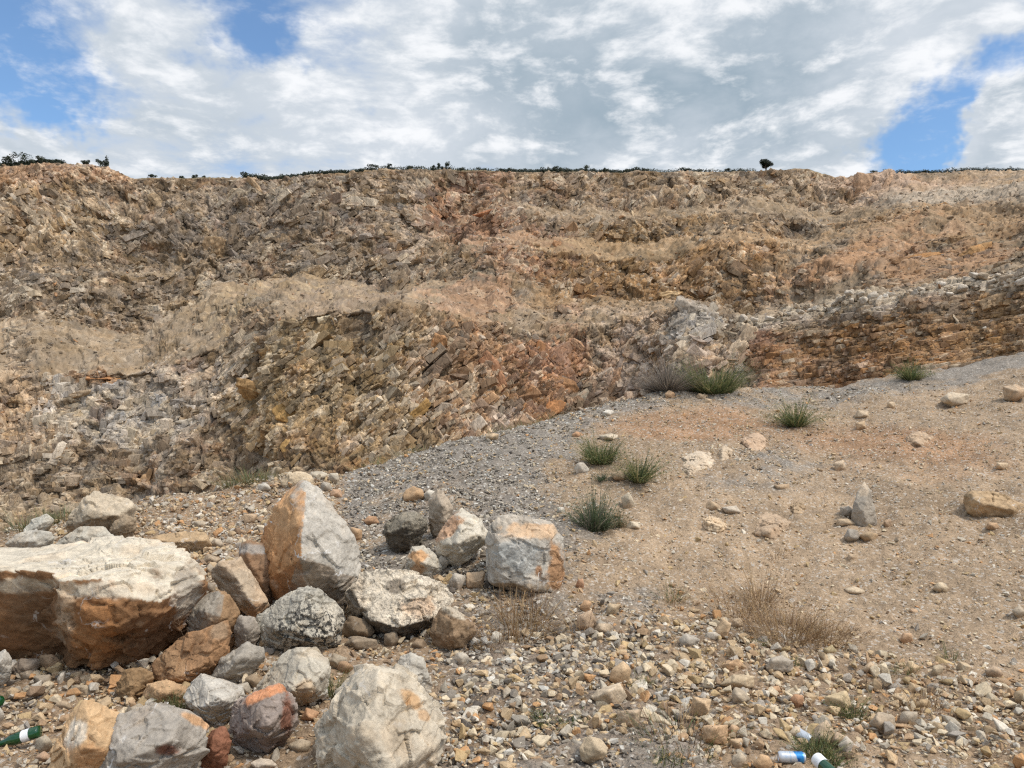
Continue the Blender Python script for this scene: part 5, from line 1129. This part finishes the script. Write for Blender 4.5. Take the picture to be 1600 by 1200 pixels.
def build_plants():
    plant('shrub', 1112, 612, 58, 'largest shrub on the crest, half green and half dead grey', g1, 1100, .62, 1.0, .0058, 'shrub', leaves=1, curve=.4, base=.26, sx=1.15, Y=12.55,
          parts=('green_stems', ('dead_stems', gy, 1100, -1.05, .95, .7)))
    plant('shrub', 1424, 602, 34, 'small upright green shrub on the crest at the right', g1, 380, .7, 1.0, .005, 'shrub', leaves=3, base=.12, Y=13.2)
    plant('shrub', 1243, 666, 50, 'rounded green shrub below the crest, alone on the reddish slope', g1, 420, .85, 1.0, .0045, 'shrub', leaves=3, base=.10)
    plant('shrub', 938, 724, 48, 'dense green shrub on the edge of the grey gravel', g1, 520, .55, 1.0, .004, 'shrub', leaves=4, base=.13)
    plant('shrub', 998, 754, 58, 'loose green shrub with spreading stems on the tan slope', g1, 420, .75, 1.0, .004, 'shrub', leaves=4, base=.07, sx=.9)
    plant('shrub', 930, 826, 64, 'grey-green bush with dead grey stems above the squarish boulder', g2, 420, .5, 1.0, .0035, 'shrub', leaves=4, base=.12,
          parts=('green_stems', ('dead_stems', gy, 130, -.1, .8, .4)))
    plant('weed', 968, 824, 30, 'small brownish weed right of the grey-green bush', g2+dry, 130, .7, 1.0, .0025, 'weed', leaves=3)
    plant('weed', 940, 752, 22, 'small dark weed under the dense green shrub', g2, 110, .7, 1.0, .003, 'weed', leaves=3)
    for i, (px, w, lab) in enumerate([(40, 30, 'grass clump at the far left of the crest'), (75, 32, 'grass clump left of the perched slab'), (100, 24, 'short grass clump touching the perched slab'),
                                 (365, 28, 'grass clump on the crest of the rubble heap'), (392, 34, 'taller grass clump right on the crest of the rubble heap'), (418, 22, 'short grass clump near the white crest stone')]):
        plant('grass_clump', px, 0, w, lab, g1+dry[:1], 200, .8, .9, .003, 'grass', base=.18, Y=float(np.interp(px, G_PX, G_YC))-.05, seed=i)
    for i, px in enumerate([570, 590, 612, 640, 668, 772, 790, 808, 826, 846, 866]):
        plant('grass_clump', px, 0, random.uniform(11, 19), 'thin grass clump poking up behind the grey gravel crest', [g1[0], g1[2], dry[0], dry[2]], 90, 1.0, .9, .003, 'grass', group='grass along the back of the gravel crest', base=.22, Y=float(np.interp(px, G_PX, G_YC))+.12, seed=i+20)
    # dry weeds
    for i, (px, py, h, n, lab) in enumerate([(1225, 990, 66, 520, 'large tangle of dry brown weeds on the slope'), (1278, 998, 50, 360, 'right-hand tangle of dry weeds joined to the largest'), (1160, 962, 62, 280, 'dry weed with upright straw stems left of the large tangle'),
                                        (1188, 945, 84, 160, 'tall thin straw stems above the large tangle'), (1050, 938, 40, 110, 'small green-brown weed alone in mid slope'), (1062, 1158, 60, 200, 'dry brown and green weed in the rubble'),
                                        (800, 990, 66, 320, 'dry weed clump below the squarish boulder'), (830, 968, 60, 260, 'straw-coloured grass right below the squarish boulder'), (765, 1010, 36, 130, 'dark dry weed right of the brown-fronted boulder'), (905, 1000, 70, 40, 'thin tall straw stalks left of the slope foot'),
                                        (1440, 1110, 44, 130, 'dry weed in the right rubble'), (1210, 870, 30, 60, 'sparse straw on the tan outcrop')]):
        plant('dry_weed', px, py, h, lab, dry if i not in (4, 5) else dry+g1[:2], n, .75, 1.0, .0020, 'weed', leaves=2, seed=i, base=.22 if n > 180 else .09)
    for i, (px, py, h, n, lab) in enumerate([(1275, 1180, 44, 260, 'bright green grass tuft by the blue and silver can'), (1300, 1195, 30, 120, 'short green grass between can and bottle'), (1182, 1008, 16, 70, 'low dark green weed at the top of the rubble'),
                                        (1240, 1040, 20, 50, 'tiny green weed on the rubble beside the slanted stone'), (1000, 1070, 26, 80, 'green weed in the left rubble'), (890, 1135, 22, 90, 'green weed at the bottom left of the rubble field'), (850, 1130, 24, 90, 'green weed right of the large cream boulder'),
                                        (1415, 1055, 36, 60, 'upright green weed in the right rubble'), (1488, 1030, 34, 26, 'single slim green plant on the right slope'), (440, 1140, 30, 80, 'weed growing between the boulders at the bottom'),
                                        (520, 1085, 54, 110, 'weed with small white flowers beside the wedged pale boulder'), (275, 1110, 40, 120, 'dark thin weed in front of the brown slab'), (1330, 1120, 34, 130, 'green weed above the white stone'), (1040, 1190, 20, 60, 'low green weed near the bottom edge')]):
        plant('green_weed', px, py, h, lab, g1, n, .6, 1.0, .0022, 'weed', leaves=3, seed=i+50, base=.05)
    # bare twiggy stalks
    for px, py, h, lab, s in [(307, 1040, 70, 'tall bare stalk with twigs in front of the huge boulder', 1), (668, 1185, 90, 'thin bare stalk before the large cream boulder', 2), (1285, 820, 46, 'single bare stalk on the slope', 3), (56, 1150, 40, 'thin bare stalk in the lower left rubble', 4)]:
        x, Y_, z = gray(px, py); h_ = h/F*Y_*1.2; rng = random.Random(s); V, Fc = [], []
        def seg(a, b, r):
            o = len(V); d = (b-a).normalized(); u = d.orthogonal().normalized(); w = d.cross(u)
            for q, rr in ((a, r), (b, r*.6)):
                for k in range(4): V.append(q+(u*math.cos(k*math.pi/2)+w*math.sin(k*math.pi/2))*rr)
            for k in range(4): Fc.append((o+k, o+(k+1) % 4, o+4+(k+1) % 4, o+4+k))
        p = Vector((x, Y_-.12, gz(x, Y_-.12)))
        for k in range(8):
            q = p+Vector((rng.uniform(-.02, .02), rng.uniform(-.02, .02), h_/8)); seg(p, q, .0022*(1-k/12)); 
            if k > 3:
                for _ in range(2):
                    t = q+Vector((rng.uniform(-1, 1), rng.uniform(-1, 1), rng.uniform(.3, 1))).normalized()*h_*.16; seg(q, t, .0012); t2 = t+Vector((rng.uniform(-1, 1), rng.uniform(-1, 1), 1)).normalized()*h_*.08; seg(t, t2, .0009)
            p = q
        V = np.array([v[:] for v in V]); o = mesh_np('dry_stalk', V, Fc, M_LEAF, np.tile(lin((128, 104, 80)), (len(V), 1)), loc=V[0]); tag(o, lab, 'weed')
build_plants()

def crown_mesh(rx, ry, rz, n, leaf, rng, cols, clumps=9, low=.0):
    cs = []
    for _ in range(clumps):
        v = Vector((rng.gauss(0, 1), rng.gauss(0, 1), rng.gauss(0, 1))).normalized()*rng.uniform(.35, .78); v.z = max(v.z, -.5)
        cs.append((v, rng.uniform(.25, .48), rng.uniform(.7, 1.3)))
    V, Fc, C_ = [], [], []
    for i in range(n):
        c, r, br = rng.choice(cs); d = Vector((rng.gauss(0, 1), rng.gauss(0, 1), rng.gauss(0, 1))).normalized()*r*rng.random()**.4; p = c+d
        p = Vector((p.x*rx, p.y*ry, p.z*rz+low)); a = Vector((rng.gauss(0, 1), rng.gauss(0, 1), rng.gauss(0, 1))).normalized(); b = a.orthogonal().normalized(); l = leaf*rng.uniform(.6, 1.4); o = len(V)
        V += [p-a*l, p+b*l*.5, p+a*l, p-b*l*.5]; Fc.append((o, o+1, o+2, o+3)); C_ += [np.array(rng.choice(cols))*br]*4
    return np.array([v[:] for v in V]), Fc, np.array(C_)
def build_rim():
    Q = CL['Q']; nb = CL['nb']; cx = CL['cx']
    def rim(u, back=1.0):
        c = int(np.argmin(np.abs(cx-u))); a, b = Q[nb-1, c], Q[nb+2, c]; return Vector(a)*(1-back*.3)+Vector(b)*back*.3
    dk = [tuple(lin((52, 60, 42))), tuple(lin((40, 48, 36))), tuple(lin((66, 72, 50)))]
    # the lone tree
    p = rim(1196, .5); k = p.y/F; e = empty('tree', p-Vector((0, 0, .1))); tag(e, 'lone small dark tree standing on the quarry rim against the sky', 'tree')
    rng = random.Random(5); V, Fc, C_ = crown_mesh(12.5*k, 9*k, 8.2*k, 2600, .16, rng, dk, 14, 13.2*k)
    cr = mesh_np('crown', V, Fc, M_LEAF, C_, parent=e, smooth=False)
    V, Fc = [], []
    def limb(a, b, r0, r1):
        o = len(V); d = (b-a).normalized(); u = d.orthogonal().normalized(); w = d.cross(u)
        for q, rr in ((a, r0), (b, r1)):
            for j in range(7): V.append(q+(u*math.cos(j*.8976)+w*math.sin(j*.8976))*rr)
        for j in range(7): Fc.append((o+j, o+(j+1) % 7, o+7+(j+1) % 7, o+7+j))
    t0 = Vector((0, 0, -.3)); t1 = Vector((.12, 0, 4*k)); t2 = Vector((-.05, .1, 7.5*k)); limb(t0, t1, .22, .15); limb(t1, t2, .15, .1)
    for j in range(9):
        a = j*2.4; limb(t1 if j % 2 else t2, Vector((math.cos(a)*6*k, math.sin(a)*4*k, (9+j % 4*2)*k)), .08, .03)
    mesh_np('trunk', np.array([v[:] for v in V]), Fc, M_BARK, parent=e)
    spots = [(14, 13, 12), (36, 20, 15), (60, 13, 10), (88, 9, 5), (136, 10, 6), (158, 10, 9), (166, 6, 11), (240, 9, 5), (286, 7, 5), (305, 7, 6), (318, 5, 4), (384, 9, 6), (412, 14, 6), (438, 12, 6), (482, 10, 4), (536, 7, 4), (566, 12, 5), (582, 12, 6), (610, 6, 7), (640, 8, 5), (676, 8, 7), (688, 7, 8), (699, 6, 9), (724, 10, 6), (752, 12, 7), (798, 7, 5), (848, 7, 5), (870, 10, 6), (888, 11, 7), (917, 9, 9), (944, 6, 6), (980, 7, 4), (1008, 10, 4), (1068, 13, 5), (1090, 9, 4), (1140, 11, 4), (1158, 9, 4), (1362, 9, 4), (1445, 7, 3), (1574, 7, 4)]
    for i, (u, w, h) in enumerate(spots):
        p = rim(u, random.uniform(.2, 1.0)); k = p.y/F; rng = random.Random(i+40)
        V, Fc, C_ = crown_mesh(w*k, w*.8*k, h*1.05*k, 420 if w > 9 else 260, .17, rng, dk, 7, h*.55*k)
        lab = {0: 'dark bush at the far left end of the quarry rim', 1: 'largest dark bush on the left of the quarry rim', 6: 'dark pointed bush at the end of the high left rim', 11: 'dark bush first right of the low dip in the rim', 29: 'rounded dark bush standing out right of the rim middle', 22: 'thin upright bush of three on the rim middle'}.get(i)
        o = mesh_np('rim_bush', V+np.array(p), Fc, M_LEAF, C_, loc=np.array(p), smooth=False)
        tag(o, lab or 'low dark bush in the line of scrub along the quarry rim', 'bush', None if lab else 'low bushes along the quarry rim')
    # dark low scrub between them
    V, Fc, C_ = [], [], []; rng = random.Random(77)
    for i in range(36000):
        u = rng.choice([rng.uniform(0, 100), rng.uniform(560, 1180), rng.uniform(380, 560), rng.uniform(780, 1000), rng.uniform(1380, 1600)]); p = rim(u, rng.uniform(.1, 1.4)); p.z += rng.random()**2*.75-.05+.1; p.x += rng.gauss(0, .2)
        a = Vector((rng.gauss(0, 1), rng.gauss(0, 1), rng.gauss(0, 1))).normalized(); b = a.orthogonal().normalized(); l = .19*rng.uniform(.6, 1.3); o = len(V)
        V += [p-a*l, p+b*l*.5, p+a*l, p-b*l*.5]; Fc.append((o, o+1, o+2, o+3)); C_ += [np.array(rng.choice(dk))]*4
    o = mesh_np('undergrowth', np.array([v[:] for v in V]), Fc, M_LEAF, np.array(C_), smooth=False); tag(o, 'dark knee-high scrub covering the quarry rim', kind='stuff')
build_rim()

# ------------------------------------------------------------------ litter
def lathe(prof, n=28):
    V = [(r*math.cos(2*math.pi*k/n), r*math.sin(2*math.pi*k/n), z) for r, z in prof for k in range(n)]
    Fc = [(i*n+k, i*n+(k+1) % n, (i+1)*n+(k+1) % n, (i+1)*n+k) for i in range(len(prof)-1) for k in range(n)]
    return np.array(V), Fc
def orient(V, axis, loc):
    q = Vector((0, 0, 1)).rotation_difference(Vector(axis).normalized()).to_matrix(); return np.asarray(V)@np.array(q).T
M_GLASSG = plain('green_glass', (.006, .075, .018), .12, trans=.35); M_GLASSG.node_tree.nodes['Principled BSDF'].inputs['Coat Weight'].default_value = .5
M_WHITE = plain('white_paper', (.72, .72, .70), .6); M_CAP = plain('white_cap', (.75, .76, .74), .4)
M_ALU = plain('aluminium', (.62, .64, .66), .35, metal=.85)
def can_mat():
    m = bpy.data.materials.new('printed_can'); m.use_nodes = True; N = NT(m.node_tree); b = N.n['Principled BSDF']
    sp = N.new('ShaderNodeSeparateXYZ'); N.l.new(N.new('ShaderNodeTexCoord').outputs['Object'], sp.inputs[0])
    at = N.new('ShaderNodeAttribute', attribute_name='Col').outputs['Color']; N.l.new(at, b.inputs['Base Color']); b.inputs['Metallic'].default_value = .35; b.inputs['Roughness'].default_value = .35
    return m
M_CAN = can_mat()
BOT = [(r_*.9, z_*.9) for r_, z_ in [(.0, 0), (.026, 0), (.030, .006), (.030, .12), (.027, .145), (.016, .175), (.0135, .20), (.0135, .225), (.015, .226), (.015, .234), (.0, .234)]]
def bottle(px, py, axis, label, paper=True, cap=False, z=.02, band=(.07, .112)):
    x, Y, g = gray(px, py); e = empty('bottle', (x, Y, g+z)); tag(e, label, 'bottle')
    V, Fc = lathe(BOT); V = V-np.array([0, 0, .10]); mesh_np('body', orient(V, axis, 0), Fc, M_GLASSG, parent=e)
    if paper:
        V, Fc = lathe([(.0276, band[0]*.9), (.0276, band[1]*.9)]); V = V-np.array([0, 0, .10]); keep = Fc; mesh_np('label', orient(V, axis, 0), keep, M_WHITE, parent=e)
    if cap:
        V, Fc = lathe([(.0, .262), (.0175, .262), (.0195, .258), (.0195, .205), (.0178, .203)]); V = V-np.array([0, 0, .11]); mesh_np('cap', orient(V, axis, 0), Fc, M_CAP, parent=e)
def build_litter():
    bottle(28, 1170, (-.96, -.1, -.28), 'green glass bottle with white label lying in the lower left rubble', z=.05, band=(.045, .085))
    bottle(-15, 1102, (-.8, .5, -.2), 'green bottle peeping in at the left edge', paper=False, z=.02)
    bottle(1300, 1232, (.22, -.9, -.12), 'green glass bottle with a white band round its upper end at the bottom edge', z=.06, band=(.001, .052))
    def can(px, py, axis, label, blue, Lh, r):
        x, Y, g = gray(px, py); e = empty('can', (x, Y, g+r)); tag(e, label, 'can')
        prof = [(r*.80, 0), (r*.86, .002), (r, .010)]+[(r, .010+(Lh-.022)*k/24) for k in range(1, 25)]+[(r*.84, Lh-.003), (r*.80, Lh)]
        V, Fc = lathe(prof, 40); V[:, 2] -= Lh/2
        t = (V[:, 2]/Lh+.5); an = np.arctan2(V[:, 1], V[:, 0]); c = np.tile(np.array([.52, .54, .56]), (len(V), 1))
        if blue:
            m = (t+.10*np.sin(an*1.0) > .56) & (t < .94); c[m] = (.03, .22, .50); m = (t > .66) & (t < .78) & (np.sin(an*3) > .3); c[m] = (.012, .09, .32); m = (t > .40) & (t < .45); c[m] = (.30, .42, .55)
            m = (t > .20) & (t < .30) & (np.sin(an*5) > .5); c[m] = (.45, .50, .56)
        dent = 1-.10*np.exp(-((t-.5)/.15)**2)*np.exp(-((an-1.2)/.5)**2); V[:, 0] *= dent; V[:, 1] *= dent
        mesh_np('body', orient(V, axis, 0), Fc, M_CAN, c, parent=e)
        V, Fc = lathe([(.0, .004), (r*.66, .004), (r*.76, .001), (r*.80, -.0015), (r*.82, 0.0005)], 40); V[:, 2] -= Lh/2; mesh_np('lid', orient(V, axis, 0), Fc, M_ALU, parent=e)
        V, Fc = lathe([(.0, Lh-.006), (r*.7, Lh-.006), (r*.81, Lh)], 40); V[:, 2] -= Lh/2; mesh_np('base', orient(V, axis, 0), Fc, M_ALU, parent=e)
    can(1237, 1192, (.985, -.12, .02), 'blue and silver drinks can lying at the bottom edge', True, .112, .0235)
    can(1254, 1158, (.55, -.75, -.15), 'plain silver can end sticking out beside the green grass', False, .09, .024)
build_litter()
